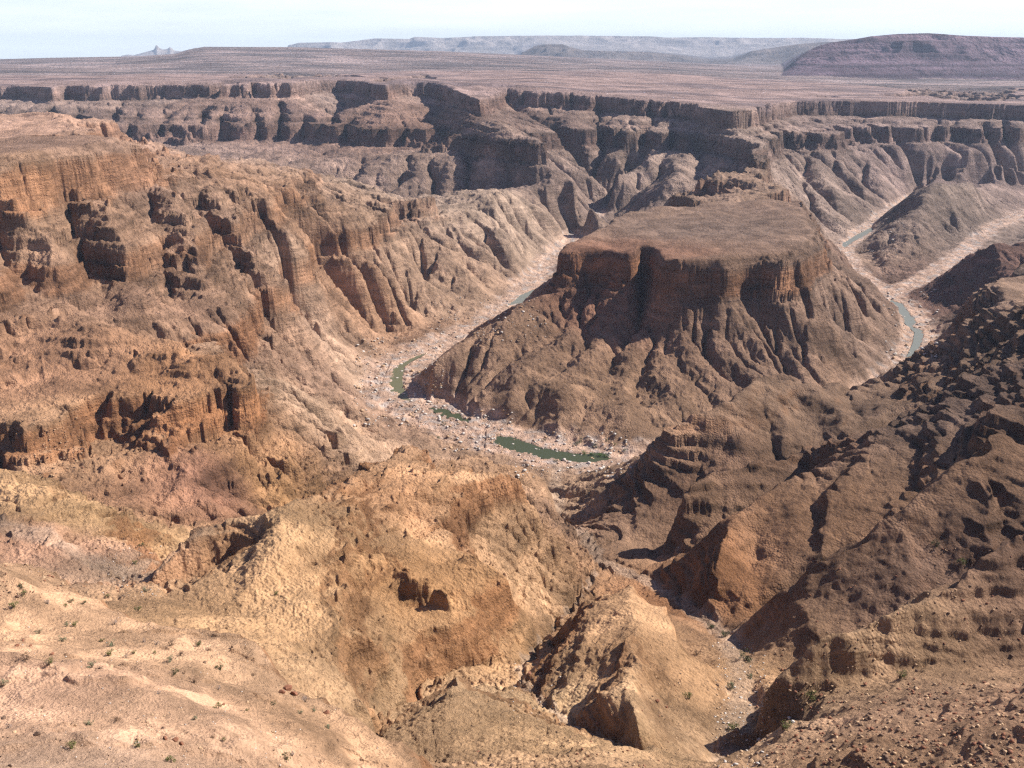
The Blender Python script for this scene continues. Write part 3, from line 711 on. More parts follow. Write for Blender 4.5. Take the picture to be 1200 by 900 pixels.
    c = c * (np.array([1.03, .97, .99]) + tf_ * (np.array([1.0, .965, 1.01]) - np.array([1.03, .97, .99])))      # slightly less red and a little bluer with distance
    return np.clip(c * (0.95 - 0.03 * (1 - sstep(R, 200, 330)))[..., None], 0.02, 0.85).astype(f32)
cutF = sample(cutE, LE0, DE, TH0, DE, X, Y)
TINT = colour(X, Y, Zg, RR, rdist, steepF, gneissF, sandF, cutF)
print("tint", time.time() - T0)

# ------------------------------------------------------------------ materials
def rock_material(name, grain=1.0, bump=1.0, strata=1.0):
    m = bpy.data.materials.new(name); m.use_nodes = True
    nt = m.node_tree; nt.nodes.clear(); N, K = nt.nodes.new, nt.links.new
    out = N("ShaderNodeOutputMaterial"); bs = N("ShaderNodeBsdfPrincipled")
    bs.inputs["Roughness"].default_value = 0.95; bs.inputs["Specular IOR Level"].default_value = 0.08
    at = N("ShaderNodeAttribute"); at.attribute_name = "tint"
    geo = N("ShaderNodeNewGeometry")
    def tex(scale, detail, rough, vec=None, kind="ShaderNodeTexNoise"):
        t = N(kind); t.inputs["Scale"].default_value = scale
        if kind == "ShaderNodeTexNoise":
            t.inputs["Detail"].default_value = detail; t.inputs["Roughness"].default_value = rough
        K(vec or geo.outputs["Position"], t.inputs["Vector"]); return t
    def mapr(sock, a, b, c, d):
        n = N("ShaderNodeMapRange"); n.inputs[1].default_value = a; n.inputs[2].default_value = b; n.inputs[3].default_value = c; n.inputs[4].default_value = d
        K(sock, n.inputs[0]); return n.outputs[0]
    def math_(op, a, b):
        n = N("ShaderNodeMath"); n.operation = op
        for i, q in enumerate((a, b)):
            if isinstance(q, (int, float)): n.inputs[i].default_value = q
            else: K(q, n.inputs[i])
        return n.outputs[0]
    fine = tex(0.22 * grain, 8, 0.72)
    broad = tex(0.035 * grain, 6, 0.65)
    # bedding seen on steep faces
    mp = N("ShaderNodeMapping"); mp.inputs["Scale"].default_value = (0.015, 0.015, 0.16); K(geo.outputs["Position"], mp.inputs["Vector"])
    beds = tex(1.0 * grain, 5, 0.62, mp.outputs[0])
    mv = N("ShaderNodeMapping"); mv.inputs["Scale"].default_value = (0.10, 0.10, 0.012); K(geo.outputs["Position"], mv.inputs["Vector"])
    streak = tex(1.0 * grain, 4, 0.6, mv.outputs[0])
    sep = N("ShaderNodeSeparateXYZ"); K(geo.outputs["True Normal"], sep.inputs[0])
    st = mapr(sep.outputs[2], 0.86, 0.55, 0.0, 1.0)
    f1 = mapr(fine.outputs[0], 0.3, 0.7, 0.76, 1.24)
    f2 = mapr(broad.outputs[0], 0.3, 0.7, 0.78, 1.22)
    b1 = math_('ADD', 1.0, math_('MULTIPLY', math_('MULTIPLY', st, strata), mapr(beds.outputs[0], 0.3, 0.7, -0.34, 0.26)))
    s1 = math_('ADD', 1.0, math_('MULTIPLY', st, mapr(streak.outputs[0], 0.3, 0.7, -0.06, 0.05)))
    fac = math_('MULTIPLY', math_('MULTIPLY', f1, f2), math_('MULTIPLY', b1, s1))
    vm = N("ShaderNodeVectorMath"); vm.operation = 'SCALE'; K(at.outputs["Color"], vm.inputs[0]); K(fac, vm.inputs["Scale"])
    K(vm.outputs[0], bs.inputs["Base Color"])
    vor = tex(0.55 * grain, 0, 0, kind="ShaderNodeTexVoronoi")
    patchy = mapr(tex(0.02 * grain, 3, 0.5).outputs[0], 0.38, 0.62, 0.25, 1.35)
    hgt = math_('ADD', math_('MULTIPLY', math_('MULTIPLY', fine.outputs[0], patchy), 2.2), math_('MULTIPLY', vor.outputs["Distance"], -0.35))
    hgt = math_('ADD', hgt, math_('MULTIPLY', math_('MULTIPLY', beds.outputs[0], st), 1.4))
    hgt = math_('ADD', hgt, math_('MULTIPLY', math_('MULTIPLY', streak.outputs[0], st), 0.7))
    bp = N("ShaderNodeBump"); bp.inputs["Strength"].default_value = 1.0; bp.inputs["Distance"].default_value = 3.0 * bump / grain
    K(hgt, bp.inputs["Height"]); K(bp.outputs[0], bs.inputs["Normal"])
    K(bs.outputs[0], out.inputs[0])
    return m
MAT = rock_material("rock")
MAT_MID = rock_material("banded_rock", grain=0.35, bump=1.0)
MAT_NEAR = rock_material("sandy_gravel", grain=3.0, bump=1.0, strata=0.4)
MAT_FAR = rock_material("distant_rock", grain=0.06, bump=1.0)

def grid_mesh(name, X, Y, Zz, tint, mat, facemask=None, smooth=True):
    nr, nc = X.shape
    idx = np.arange(nr * nc, dtype=np.int32).reshape(nr, nc)
    q = np.stack([idx[:-1, :-1], idx[:-1, 1:], idx[1:, 1:], idx[1:, :-1]], -1).reshape(-1, 4)
    if facemask is not None: q = q[facemask.ravel()]
    used = np.zeros(nr * nc, bool); used[q.ravel()] = True
    new = np.cumsum(used).astype(np.int32) - 1
    q = new[q]; q = q[:, ::-1]
    co = np.stack([X.ravel()[used], Y.ravel()[used], Zz.ravel()[used]], -1).astype(f32)
    me = bpy.data.meshes.new(name)
    me.vertices.add(len(co)); me.vertices.foreach_set("co", co.ravel())
    me.loops.add(q.size); me.loops.foreach_set("vertex_index", q.ravel().astype(np.int32))
    me.polygons.add(len(q)); me.polygons.foreach_set("loop_start", np.arange(0, q.size, 4, dtype=np.int32))
    me.polygons.foreach_set("loop_total", np.full(len(q), 4, np.int32))
    me.polygons.foreach_set("use_smooth", np.full(len(q), smooth))
    me.update(calc_edges=True)
    if tint is not None:
        ca = me.attributes.new("tint", 'FLOAT_COLOR', 'POINT')
        t = np.ones((len(co), 4), f32); t[:, :3] = tint.reshape(-1, 3)[used]
        ca.data.foreach_set("color", t.ravel())
    me.materials.append(mat)
    o = bpy.data.objects.new(name, me); C.collection.objects.link(o)
    return o
def tag(o, label=None, cat=None, group=None, kind=None):
    if label: o["label"] = label
    if cat: o["category"] = cat
    if group: o["group"] = group
    if kind: o["kind"] = kind
    return o
# ------------------------------------------------------------------ the ground as its landforms (faces shared out, edges touching)
def P2(*pts): return [p_[:2] for p_ in pts]
rg = np.full(X.shape, 9, np.int8)            # 9 far canyon wall
right_poly = P2(W(90,60,0), W(60,260,0), *WASH[1:], Z(700,541,0), *RIVER_H, Z(1085,400,0), Z(1070,360,0), Z(1085,325,0), *RIVER_2[1:], W(3500,2500,0), W(3500,60,0))
left_poly = P2(W(-3500,400,0), *V1, *RIVER_L[8:1:-1], W(-250,3020,0), W(-900,3080,0), W(-1800,3150,0), W(-3800,3500,0))
ridge_poly = P2(*V1[3:], RIVER_L[11], RIVER_L[13], WASH[-1], *WASH[-2:6:-1], *G2[::-1], W(40,240,0), W(-140,240,0))
near_poly = P2(W(-900,40,0), D(-80,680,300), D(60,705,290), D(165,735,280), D(250,765,270), D(330,820,240), D(400,890,205), D(480,915,165), W(60,100,0), W(60,40,0))
spur_poly = P2(*G2, WASH[7], *WASH[6::-1], W(110,290,0))
butte_poly = P2(*RIVER_L[2:], *RIVER_H[1:], *RIVER_R[1:6], W(1150,2900,0), W(700,2700,0), W(300,2560,0))
neck_poly = P2(W(300,2560,0), W(700,2700,0), W(1150,2900,0), D(940,195,3150), D(880,150,3300), D(800,190,3000))
dark_poly = P2(*RIVER_R[5:9], W(3400,4300,0), *[W(q[0], q[1], 0) for q in RIVER_2[::-1]], *RIVER_R[3:5])
for code, poly in ((4, left_poly), (6, butte_poly), (8, right_poly), (10, dark_poly), (5, ridge_poly), (7, spur_poly), (3, near_poly)):
    rg[in_poly(X, Y, poly)] = code
rg[(X < -100) & (Y < 600) & (rg == 9)] = 4
rg[(Y < 900) & (X > 0) & (rg == 9)] = 8
rg[(Y < 1100) & (rg == 9)] = 5
rg[(RR > 3300) & in_poly(X, Y, P2(*(RIM + [W(9000,4000,0), W(9000,9000,0), W(-9000,9000,0), W(-9000,4000,0)])))] = 1
rg[(rdist + 10 * noise(X / 30, Y / 30, 501) < 56) & (Zg < 9)] = 2
LAND = {1: ("plateau", "flat sandy plateau beyond the far canyon rim"), 2: ("river_bed", "pale boulder-strewn river bed winding round the butte"),
        3: ("sandy_slope", "pale orange gravel slope dotted with shrubs in the near corner"), 4: ("cliff_spur", "long spur of red layered cliffs dropping to the river bed"),
        5: ("sandstone_ridge", "broad tan ridge with ochre cliffs below the viewpoint"), 6: ("butte", "flat-topped brown butte enclosed by the river bend"),
        7: ("small_spur", "short rocky spur between a narrow gully and the stony wash"), 8: ("rugged_slope", "dark brown rubble slopes and spurs falling to the wash"),
        9: ("canyon_wall", "far canyon wall with two cliff bands and scree between them"), 10: ("gneiss_ridge", "dark pointed ridge between two far reaches of the river")}
fr_ = rg[:-1, :-1]
for code, (nm, lab) in LAND.items():
    fm = fr_ == code
    if fm.any(): tag(grid_mesh(nm, X, Y, Zg, TINT, MAT_NEAR if code == 3 else (MAT_MID if code in (1, 9, 10) else MAT), fm), lab, "landform", None, "structure")
print("mesh", time.time() - T0)

# ------------------------------------------------------------------ far country: plateau to the horizon, mesas and blue ranges
def th_of(u): return math.atan2((u - 600) / F, CP + (390 / F) * SP)
def zat(v, Yd): return D(600, v, Yd)[2]
HZ = [(-200,72),(0,69),(60,67.5),(160,66),(205,63),(222,58),(240,55),(340,55.5),(400,57),(520,60),(640,66),(760,72),(900,79),(1200,88),(1400,90)]
def tbl(T, th, Yd):
    return np.interp(th, [th_of(u) for u, v in T], [zat(v, Yd) for u, v in T])
def far_height(x, y):
    th = np.arctan2(x, y); r = np.hypot(x, y)
    z = plateau(x, y)
    hz = tbl(HZ, th, 13000.0)
    up = sstep(r, 7800, 13000)
    z = z + (hz - z) * up + 10 * fbm(x / 2500, y / 2500, 401, 3) * sstep(r, 7000, 9000) * (1 - up)
    low = 290 - 60 * sstep(r, 15000, 30000)
    z = z + (low - z) * sstep(r, 14000, 17000)
    kind = np.zeros(x.shape)                 # 0 plateau, 1 mesa, 2 middle hills, 3 blue ranges
    def rise(T, Y0, depth, Ymid, k, rough, prof=((0,0),(.55,.42),(.62,.55),(.68,.56),(.8,.83),(.86,.86),(.94,1),(1,1))):
        nonlocal z, kind
        top = tbl(T, th, Ymid)
        n = rough * (fbm(x / (rough * 5), y / (rough * 5), 411 + k, 4) + 0.8 * ridged(x / (rough * 3.4), y / (rough * 3.4), 431 + k, 3) - .8)
        t = np.clip((r * np.cos(th) - Y0 + n) / depth, 0, 1)
        pr = np.interp(t, [p_[0] for p_ in prof], [p_[1] for p_ in prof])
        zz = z + (top - z) * pr
        m = (top > z) & (pr > 0)
        z = np.where(m, zz, z); kind = np.where(m & (pr > 0.02), k, kind)
    rise([(900,100),(922,82),(934,70),(946,60),(958,54),(972,50),(1000,46),(1020,42.5),(1050,40),(1085,39),(1130,42),(1200,44),(1300,45),(1400,47)], 8700, 1700, 10400, 1, 170)
    rise([(600,80),(612,62),(626,54),(636,52),(660,52),(668,55),(684,59),(720,60),(760,61),(800,66),(830,72),(860,70),(880,60),(905,56),(925,53),(950,50),(975,49),(1000,58),(1020,80)], 18000, 1600, 19600, 2, 220)
    rise([(330,70),(338,53),(352,50),(388,49.5),(400,50),(440,45),(480,45.5),(486,43),(520,44.5),(560,42.5),(640,41.5),(760,42.5),(780,44),(830,43.5),(880,44.5),(940,44),(980,45.5),(1100,44),(1300,46)], 30500, 3000, 33500, 3, 420)
    rise([(130,80),(142,66),(150,64.5),(156,65.5),(164,63),(174,60),(181,58),(184,51.5),(187,56),(192,58),(197,57),(200,54.5),(204,59),(212,60),(222,58),(229,56),(234,56),(240,60),(250,80)], 32000, 1500, 33500, 3, 120, ((0,0),(1,1)))
    return z, kind
nfar_t, nfar_r = 1100, 620
rf = np.concatenate([np.exp(np.linspace(math.log(6600), math.log(11500), 300)), np.exp(np.linspace(math.log(11500), math.log(17600), 60))[1:], np.linspace(17700, 19900, 110), np.linspace(20000, 30000, 30), np.linspace(30200, 34500, 90), np.linspace(35000, 42000, 8)])
TTx, RRx = np.meshgrid(np.linspace(TH0, TH1, nfar_t), rf); Xf, Yf = RRx * np.sin(TTx), RRx * np.cos(TTx)
zf, kf = far_height(Xf, Yf)
zf = np.where(RRx < 6800, zf - (6800 - RRx) * 0.2 - 3, zf)
pt = sstep(fbm(Xf / 900, Yf / 260, 371, 4), -0.25, 0.4)
cf = np.array([.325, .25, .22]) + pt[..., None] * (np.array([.18, .15, .14]) - np.array([.325, .25, .22]))
cf = np.where((kf == 1)[..., None], np.array([.145, .10, .115]) * (1 + 0.8 * noise(zf / 26.0 + 0.3 * noise(Xf / 600, Yf / 600, 3), zf * 0, 441) + 0.15 * fbm(Xf / 200, Yf / 200, 442, 3))[..., None], cf)
cf = np.where((kf == 2)[..., None], np.array([.17, .14, .12]) * (1 + 0.3 * fbm(Xf / 400, Yf / 400, 443, 3))[..., None], cf)
cf = np.where((kf == 3)[..., None], np.array([.34, .30, .26]), cf)
cf = (cf * np.array([1.0, .965, 1.01])).astype(f32)
for code, nm, lab in ((0, "stony_plain", "wide stony plain stretching from the far canyon rim to the horizon"), (1, "far_mesa", "long dark flat-topped mesa standing on the plain at the far right"),
                      (2, "far_hills", "small bluish hills with one flat-topped butte before the horizon"), (3, "blue_escarpment", "pale blue escarpment and peaks on the horizon")):
    fm = kf[:-1, :-1] == code
    if fm.any(): tag(grid_mesh(nm, Xf, Yf, zf, cf, MAT_FAR, fm), lab, "landform", None, "structure")
print("far", time.time() - T0)

# ------------------------------------------------------------------ haze
def make_haze(density):
    me = bpy.data.meshes.new("haze")
    X0, X1, Y0, Y1, Z0, Z1 = -36000.0, 36000.0, -300.0, 43500.0, -12.0, 1100.0
    vs = [(x, y, z) for z in (Z0, Z1) for y in (Y0, Y1) for x in (X0, X1)]
    fs_ = [(0, 2, 3, 1), (4, 5, 7, 6), (0, 1, 5, 4), (1, 3, 7, 5), (3, 2, 6, 7), (2, 0, 4, 6)]
    me.from_pydata(vs, [], fs_)
    m = bpy.data.materials.new("haze"); m.use_nodes = True
    nt = m.node_tree; nt.nodes.clear()
    out = nt.nodes.new("ShaderNodeOutputMaterial"); pv = nt.nodes.new("ShaderNodeVolumePrincipled")
    pv.inputs["Density"].default_value = density; pv.inputs["Color"].default_value = (0.60, 0.76, 1.0, 1)
    pv.inputs["Anisotropy"].default_value = 0.0
    nt.links.new(pv.outputs[0], out.inputs["Volume"])
    me.materials.append(m)
    ob = bpy.data.objects.new("haze", me); C.collection.objects.link(ob); ob["kind"] = "stuff"
    return ob
make_haze(1.9e-5)

# ------------------------------------------------------------------ water
def water_material(name, col):
    m = bpy.data.materials.new(name); m.use_nodes = True
    nt = m.node_tree; bs = nt.nodes["Principled BSDF"]
    bs.inputs["Base Color"].default_value = (*col, 1); bs.inputs["Roughness"].default_value = 0.3; bs.inputs["Specular IOR Level"].default_value = 0.12; bs.inputs["IOR"].default_value = 1.33
    nz = nt.nodes.new("ShaderNodeTexNoise"); nz.inputs["Scale"].default_value = 0.8; nz.inputs["Detail"].default_value = 3
    bp = nt.nodes.new("ShaderNodeBump"); bp.inputs["Strength"].default_value = 0.15; bp.inputs["Distance"].default_value = 0.15
    geo = nt.nodes.new("ShaderNodeNewGeometry"); nt.links.new(geo.outputs["Position"], nz.inputs["Vector"])
    nt.links.new(nz.outputs[0], bp.inputs["Height"]); nt.links.new(bp.outputs[0], bs.inputs["Normal"])
    return m
GREEN = water_material("green_water", (.055, .064, .034)); OLIVE = water_material("olive_water", (.12, .115, .06)); GREY = water_material("grey_water", (.17, .175, .145))
for poly, mt, lab in zip(POOLS, (OLIVE, GREEN, GREEN, GREY, GREY, GREY),
        ("curved olive pool at the foot of the butte's rounded nose", "short dark green pool under the shaded gneiss cliff", "long green river pool below the butte with rocks along its edge",
         "small grey pool in the upper gorge beside the butte", "winding pale grey river reach in the gorge behind the dark ridge", "faint far river reach between the gorge wall and the dark spur")):
    cx = sum(p_[0] for p_ in poly) / len(poly); cy = sum(p_[1] for p_ in poly) / len(poly)
    me = bpy.data.meshes.new("river_pool")
    k_ = 1.12
    me.from_pydata([(cx + (p_[0] - cx) * k_, cy + (p_[1] - cy) * k_, WATER_Z) for p_ in poly], [], [tuple(range(len(poly)))])
    me.materials.append(mt)
    ob = bpy.data.objects.new("river_pool", me); C.collection.objects.link(ob)
    tag(ob, lab, "river pool", "pools of the river", "structure")

# ------------------------------------------------------------------ shrubs
def simple_mat(name, col, rough=0.9, var=0.25, scale=6.0):
    m = bpy.data.materials.new(name); m.use_nodes = True
    nt = m.node_tree; bs = nt.nodes["Principled BSDF"]; bs.inputs["Roughness"].default_value = rough; bs.inputs["Specular IOR Level"].default_value = 0.15
    geo = nt.nodes.new("ShaderNodeNewGeometry"); nz = nt.nodes.new("ShaderNodeTexNoise"); nz.inputs["Scale"].default_value = scale; nz.inputs["Detail"].default_value = 4
    mr = nt.nodes.new("ShaderNodeMapRange"); mr.inputs[1].default_value = 0.3; mr.inputs[2].default_value = 0.7; mr.inputs[3].default_value = 1 - var; mr.inputs[4].default_value = 1 + var
    vm = nt.nodes.new("ShaderNodeVectorMath"); vm.operation = 'SCALE'; vm.inputs[0].default_value = col
    nt.links.new(geo.outputs["Position"], nz.inputs["Vector"]); nt.links.new(nz.outputs[0], mr.inputs[0]); nt.links.new(mr.outputs[0], vm.inputs["Scale"]); nt.links.new(vm.outputs[0], bs.inputs["Base Color"])
    return m
LEAF = {"olive-green": simple_mat("olive_leaves", (.135, .14, .045)), "grey-green": simple_mat("grey_green_leaves", (.20, .205, .12)), "lilac-grey": simple_mat("dry_grey_twigs", (.27, .22, .20)),
        "dark green": simple_mat("dark_leaves", (.055, .07, .025)), "dry brown": simple_mat("dry_brown_twigs", (.17, .10, .06)), "bright green": simple_mat("bright_leaves", (.07, .13, .025))}
WOOD = simple_mat("shrub_wood", (.16, .11, .08))
def shrub_mesh(name, seed, n, leaf, mat):
    rnd = random.Random(seed); vs, fs_ = [], []
    cl = [(rnd.uniform(-.34, .34), rnd.uniform(-.34, .34), rnd.uniform(.22, .78), rnd.uniform(.13, .26)) for _ in range(9)]
    for _ in range(n):
        cx, cy, cz, cr = rnd.choice(cl)
        p_ = Vector((rnd.gauss(0, 1), rnd.gauss(0, 1), rnd.gauss(0, 1))).normalized() * cr * rnd.uniform(.5, 1.05) + Vector((cx, cy, cz))
        if p_.z < 0.03: p_.z = 0.03 + rnd.random() * .1
        a = Vector((rnd.gauss(0, 1), rnd.gauss(0, 1), rnd.gauss(0, 1))).normalized(); b = a.cross(Vector((rnd.gauss(0, 1), rnd.gauss(0, 1), rnd.gauss(0, 1)))).normalized()
        l = leaf * rnd.uniform(.6, 1.3); k = len(vs)
        vs += [p_ - a * l, p_ + b * l * .45, p_ + a * l, p_ - b * l * .45]; fs_.append((k, k + 1, k + 2, k + 3))
    me = bpy.data.meshes.new(name); me.from_pydata([tuple(v) for v in vs], [], fs_); me.materials.append(mat); return me
def stems_mesh(seed, n=9):
    rnd = random.Random(seed); vs, fs_ = [], []
    for _ in range(n):
        a = rnd.uniform(0, 6.28); r1 = rnd.uniform(.1, .36); top = Vector((math.cos(a) * r1, math.sin(a) * r1, rnd.uniform(.4, .85))); mid = top * .5 + Vector((0, 0, .06))
        prev = None
        for p_, w_ in ((Vector((math.cos(a) * .03, math.sin(a) * .03, -.12)), .028), (mid, .018), (top, .006)):
            k = len(vs)
            for q in range(4): vs.append((p_.x + w_ * math.cos(q * 1.571), p_.y + w_ * math.sin(q * 1.571), p_.z))
            if prev is not None:
                for q in range(4): fs_.append((prev + q, prev + (q + 1) % 4, k + (q + 1) % 4, k + q))
            prev = k
    me = bpy.data.meshes.new("stems"); me.from_pydata(vs, [], fs_); me.materials.append(WOOD); return me
SH = {c: [shrub_mesh("foliage", 10 * i + j, 420 if c not in ("lilac-grey", "dry brown") else 260, .05, m) for j in range(3)] for i, (c, m) in enumerate(LEAF.items())}
STEMS = [stems_mesh(j) for j in range(3)]
def N1(i): return ["first", "second", "third", "fourth", "fifth", "sixth", "seventh", "eighth", "ninth", "tenth", "eleventh", "twelfth", "thirteenth", "fourteenth", "fifteenth", "sixteenth", "seventeenth", "eighteenth", "nineteenth", "twentieth"][i]
def c1(x, y): return (x / 3, 600 + y / 3)
O_, G_, L_, K_, B_, H_ = "olive-green", "grey-green", "lilac-grey", "dark green", "dry brown", "bright green"
SHRUBS = [(c1(x, y), sz, c) for x, y, sz, c in [
    (48,335,26,O_), (85,290,20,O_), (75,268,20,K_), (168,322,18,L_), (230,333,13,O_), (235,402,18,G_), (260,402,20,O_), (138,428,20,G_), (220,455,22,G_), (382,505,24,O_), (395,472,22,G_), (322,548,24,G_),
    (173,538,24,O_), (10,612,26,G_), (360,455,14,O_), (505,458,13,L_), (552,466,15,L_), (470,498,15,O_), (545,500,12,O_), (600,470,20,B_), (700,470,22,K_), (600,526,22,G_), (443,512,13,L_), (635,505,18,B_), (615,568,20,K_),
    (647,570,14,B_), (683,600,26,B_), (775,552,22,K_), (765,690,22,O_), (683,730,16,G_), (768,625,14,L_), (315,748,22,G_), (252,832,32,O_), (488,825,22,O_), (602,880,28,O_), (750,795,16,B_), (785,805,14,O_), (1005,870,26,K_),
    (1028,858,15,L_), (962,678,14,K_), (1075,668,22,L_), (1057,710,16,G_), (1105,700,15,G_), (1155,762,20,G_), (797,412,18,B_), (403,395,15,L_), (90,520,30,B_), (30,760,18,L_), (410,735,22,B_), (560,640,12,L_), (870,700,12,O_), (150,690,13,B_)]]
HI = [((83,706),16,K_),((98,708),15,K_),((158,661),17,O_),((166,640),14,O_),((171,693),18,G_),((162,716),20,O_),((127,700),14,O_),((323,697),15,O_),((297,792),12,B_)]
WS = [((850,746),9,K_),((873,774),12,K_),((858,806),9,G_),((807,819),9,O_),((953,821),11,O_),((1055,795),10,O_),((918,855),12,O_),((859,855),10,O_),((833,737),8,K_),((817,767),7,B_),((1126,662),9,O_),((1097,640),8,K_),((880,795),7,G_)]
RV = [((520,498),5,K_),((514,515),4,O_),((651,541),4,K_),((637,517),4,K_),((680,518),6,K_),((676,522),5,G_),((697,524),5,K_),((711,517),4,K_),((721,522),4,O_),((732,529),4,G_),
      ((686,533),6,H_),((694,534),6,H_),((702,536),6,H_),((710,537),6,H_)]
def put_shrubs(items, where, group, unit=3.0, parts=True):
    placed = []
    for (u, v), sz, c in items:
        h = hit(u, v, 70 if v > 600 else 400)
        if h is None: continue
        placed.append((u, v, h, sz / unit, c))
    for c in LEAF:
        same = sorted([q for q in placed if q[4] == c], key=lambda q: (q[2][0] / q[2][1]))
        # a whole slope is searched more easily by its bands: name the band, then the order in it
        bands = {}
        for q in same:
            w_ = where(q[0], q[1]); bands.setdefault(w_, []).append(q)
        for w_, qs in bands.items():
            for i, (u, v, h, px, _) in enumerate(qs):
                y = h[1]; size = max(px * math.hypot(y, CAM_Z - h[2]) / F * 1.15, 0.5)
                nm = "desert_shrub"
                k = random.Random(int(u * 7 + v)).randrange(3)
                lab = (f"{c} shrub alone of its colour {w_}" if len(qs) == 1 else f"{N1(i)} {c} shrub from the left {w_}")
                me = SH[c][k]
                if parts:
                    ro = bpy.data.objects.new(nm, None); C.collection.objects.link(ro)
                    fo = bpy.data.objects.new("foliage", me); C.collection.objects.link(fo); fo.parent = ro
                    so = bpy.data.objects.new("stems", STEMS[k]); C.collection.objects.link(so); so.parent = ro
                else:
                    ro = bpy.data.objects.new(nm, me); C.collection.objects.link(ro)
                ro.location = (h[0], h[1], h[2] - 0.06 * size); ro.scale = (size * 1.15, size * 1.15, size); ro.rotation_euler = (0, 0, u * 1.7)
                tag(ro, lab, "shrub", group)
def near_where(u, v):
    if v < 745: return "on the top edge of the sandy slope"
    if v < 790: return "on the upper sandy slope" if u < 150 else "on the sandy shoulder beside the ridge"
    if v < 845: return "on the middle of the sandy slope" if u < 200 else "near the rocky edge of the sandy slope"
    return "on the lowest part of the sandy slope"
put_shrubs(SHRUBS, near_where, "shrubs on the sandy slope")
put_shrubs(HI, lambda u, v: "beside the stony gully behind the sandy slope" if u < 200 else "on the tan ridge", "shrubs beyond the sandy slope")
put_shrubs(WS, lambda u, v: "on the dark rubble slopes" if u > 930 else "along the stony wash", "shrubs along the wash", 1.0)
put_shrubs(RV, lambda u, v: "at the tip of the long green pool" if u > 684 and v > 530 else "on the river bed", "bushes on the river bed", 1.0, parts=False)

# ------------------------------------------------------------------ boulders
def rock_mesh(name, seed, mat, sub=2):
    import bmesh
    bm = bmesh.new(); bmesh.ops.create_icosphere(bm, subdivisions=sub, radius=0.5)
    rnd = random.Random(seed); cuts = [(Vector((rnd.gauss(0, 1), rnd.gauss(0, 1), rnd.gauss(0, 1))).normalized(), rnd.uniform(.26, .42)) for _ in range(11)]
    for v in bm.verts:
        for n_, d_ in cuts:
            e_ = v.co.dot(n_) - d_
            if e_ > 0: v.co -= n_ * e_
        v.co.x *= 1.25; v.co.z *= .8
        v.co += Vector((rnd.gauss(0, 1), rnd.gauss(0, 1), rnd.gauss(0, 1))) * .012
    me = bpy.data.meshes.new(name); bm.to_mesh(me); bm.free(); me.materials.append(mat); return me
STONE = {"red-brown": simple_mat("red_stone", (.22, .10, .06), .95, .3, 3), "tan": simple_mat("tan_stone", (.42, .28, .17), .95, .3, 3), "pale grey": simple_mat("pale_stone", (.50, .45, .40), .95, .2, .5), "dark brown": simple_mat("dark_stone", (.15, .095, .065), .95, .3, 2)}
BO = {c: [rock_mesh("boulder", 7 * i + j, m) for j in range(4)] for i, (c, m) in enumerate(STONE.items())}
BOULD = [((20,757),7,"red-brown"),((27,751),6,"red-brown"),((61,767),6,"red-brown"),((36,757),5,"red-brown"),((44,861),9,"dark brown"),((12,898),7,"dark brown"),((130,781),6,"tan"),((205,868),9,"red-brown"),((194,866),8,"red-brown"),
         ((213,872),7,"red-brown"),((162,866),6,"tan"),((337,808),13,"red-brown"),((345,814),11,"red-brown"),((330,812),9,"red-brown"),((383,836),9,"red-brown"),((235,877),6,"tan"),((290,823),5,"tan"),((95,775),6,"dark brown"),((108,779),6,"dark brown"),
         ((118,783),5,"dark brown"),((240,777),6,"dark brown"),((213,766),5,"dark brown"),((5,842),7,"dark brown"),((17,858),6,"tan"),((60,748),4,"tan"),((262,826),5,"red-brown"),((178,838),4,"tan"),((88,850),5,"tan"),((320,858),6,"tan"),((352,886),7,"tan")]
WB = [((925,842),7,"pale grey"),((929,846),6,"pale grey"),((889,867),6,"pale grey"),((962,815),6,"red-brown"),((841,803),5,"dark brown"),((770,822),6,"red-brown"),((781,829),5,"red-brown"),((557,895),7,"dark brown"),((576,898),8,"dark brown"),
      ((700,848),6,"red-brown"),((560,882),6,"red-brown"),((1125,841),6,"dark brown"),((1033,862),6,"dark brown"),((1074,787),6,"dark brown"),((1085,895),8,"dark brown"),((880,893),9,"tan"),((868,818),5,"pale grey"),((886,812),5,"pale grey"),((607,786),7,"dark brown"),((620,790),7,"red-brown")]
RB = [((640,521),3,"pale grey"),((645,524),3,"pale grey"),((649,521),3,"pale grey"),((644,529),3,"pale grey"),((627,518),4,"pale grey"),((632,516),4,"pale grey"),((655,512),6,"pale grey"),((653,517),5,"pale grey"),((661,539),6,"pale grey"),((667,542),6,"pale grey"),
      ((690,543),7,"pale grey"),((538,482),4,"pale grey"),((541,486),4,"pale grey"),((482,470),4,"pale grey"),((486,462),5,"pale grey"),((478,440),4,"pale grey"),((600,508),4,"pale grey"),((588,503),4,"pale grey"),((570,498),4,"pale grey"),((500,474),4,"pale grey")]
def put_boulders(items, where, group):
    placed = []
    for (u, v), px, c in items:
        h = hit(u, v, 70 if v > 600 else 400)
        if h: placed.append((u, v, h, px, c))
    bands = {}
    for q in placed: bands.setdefault((q[4], where(q[0], q[1])), []).append(q)
    for (c, w_), qs in bands.items():
        qs.sort(key=lambda q: q[2][0] / q[2][1])
        for i, (u, v, h, px, _) in enumerate(qs):
            size = px * math.hypot(h[1], CAM_Z - h[2]) / F * 0.8
            k = random.Random(int(u * 5 + v)).randrange(4)
            o_ = bpy.data.objects.new("boulder", BO[c][k]); C.collection.objects.link(o_)
            o_.location = (h[0], h[1], h[2] + size * .12); o_.scale = (size,) * 3; o_.rotation_euler = (0.2 * math.sin(u), 0.2 * math.cos(v), u)
            tag(o_, f"only {c} boulder {w_}" if len(qs) == 1 else f"{N1(i)} {c} boulder from the left {w_}", "boulder", group)
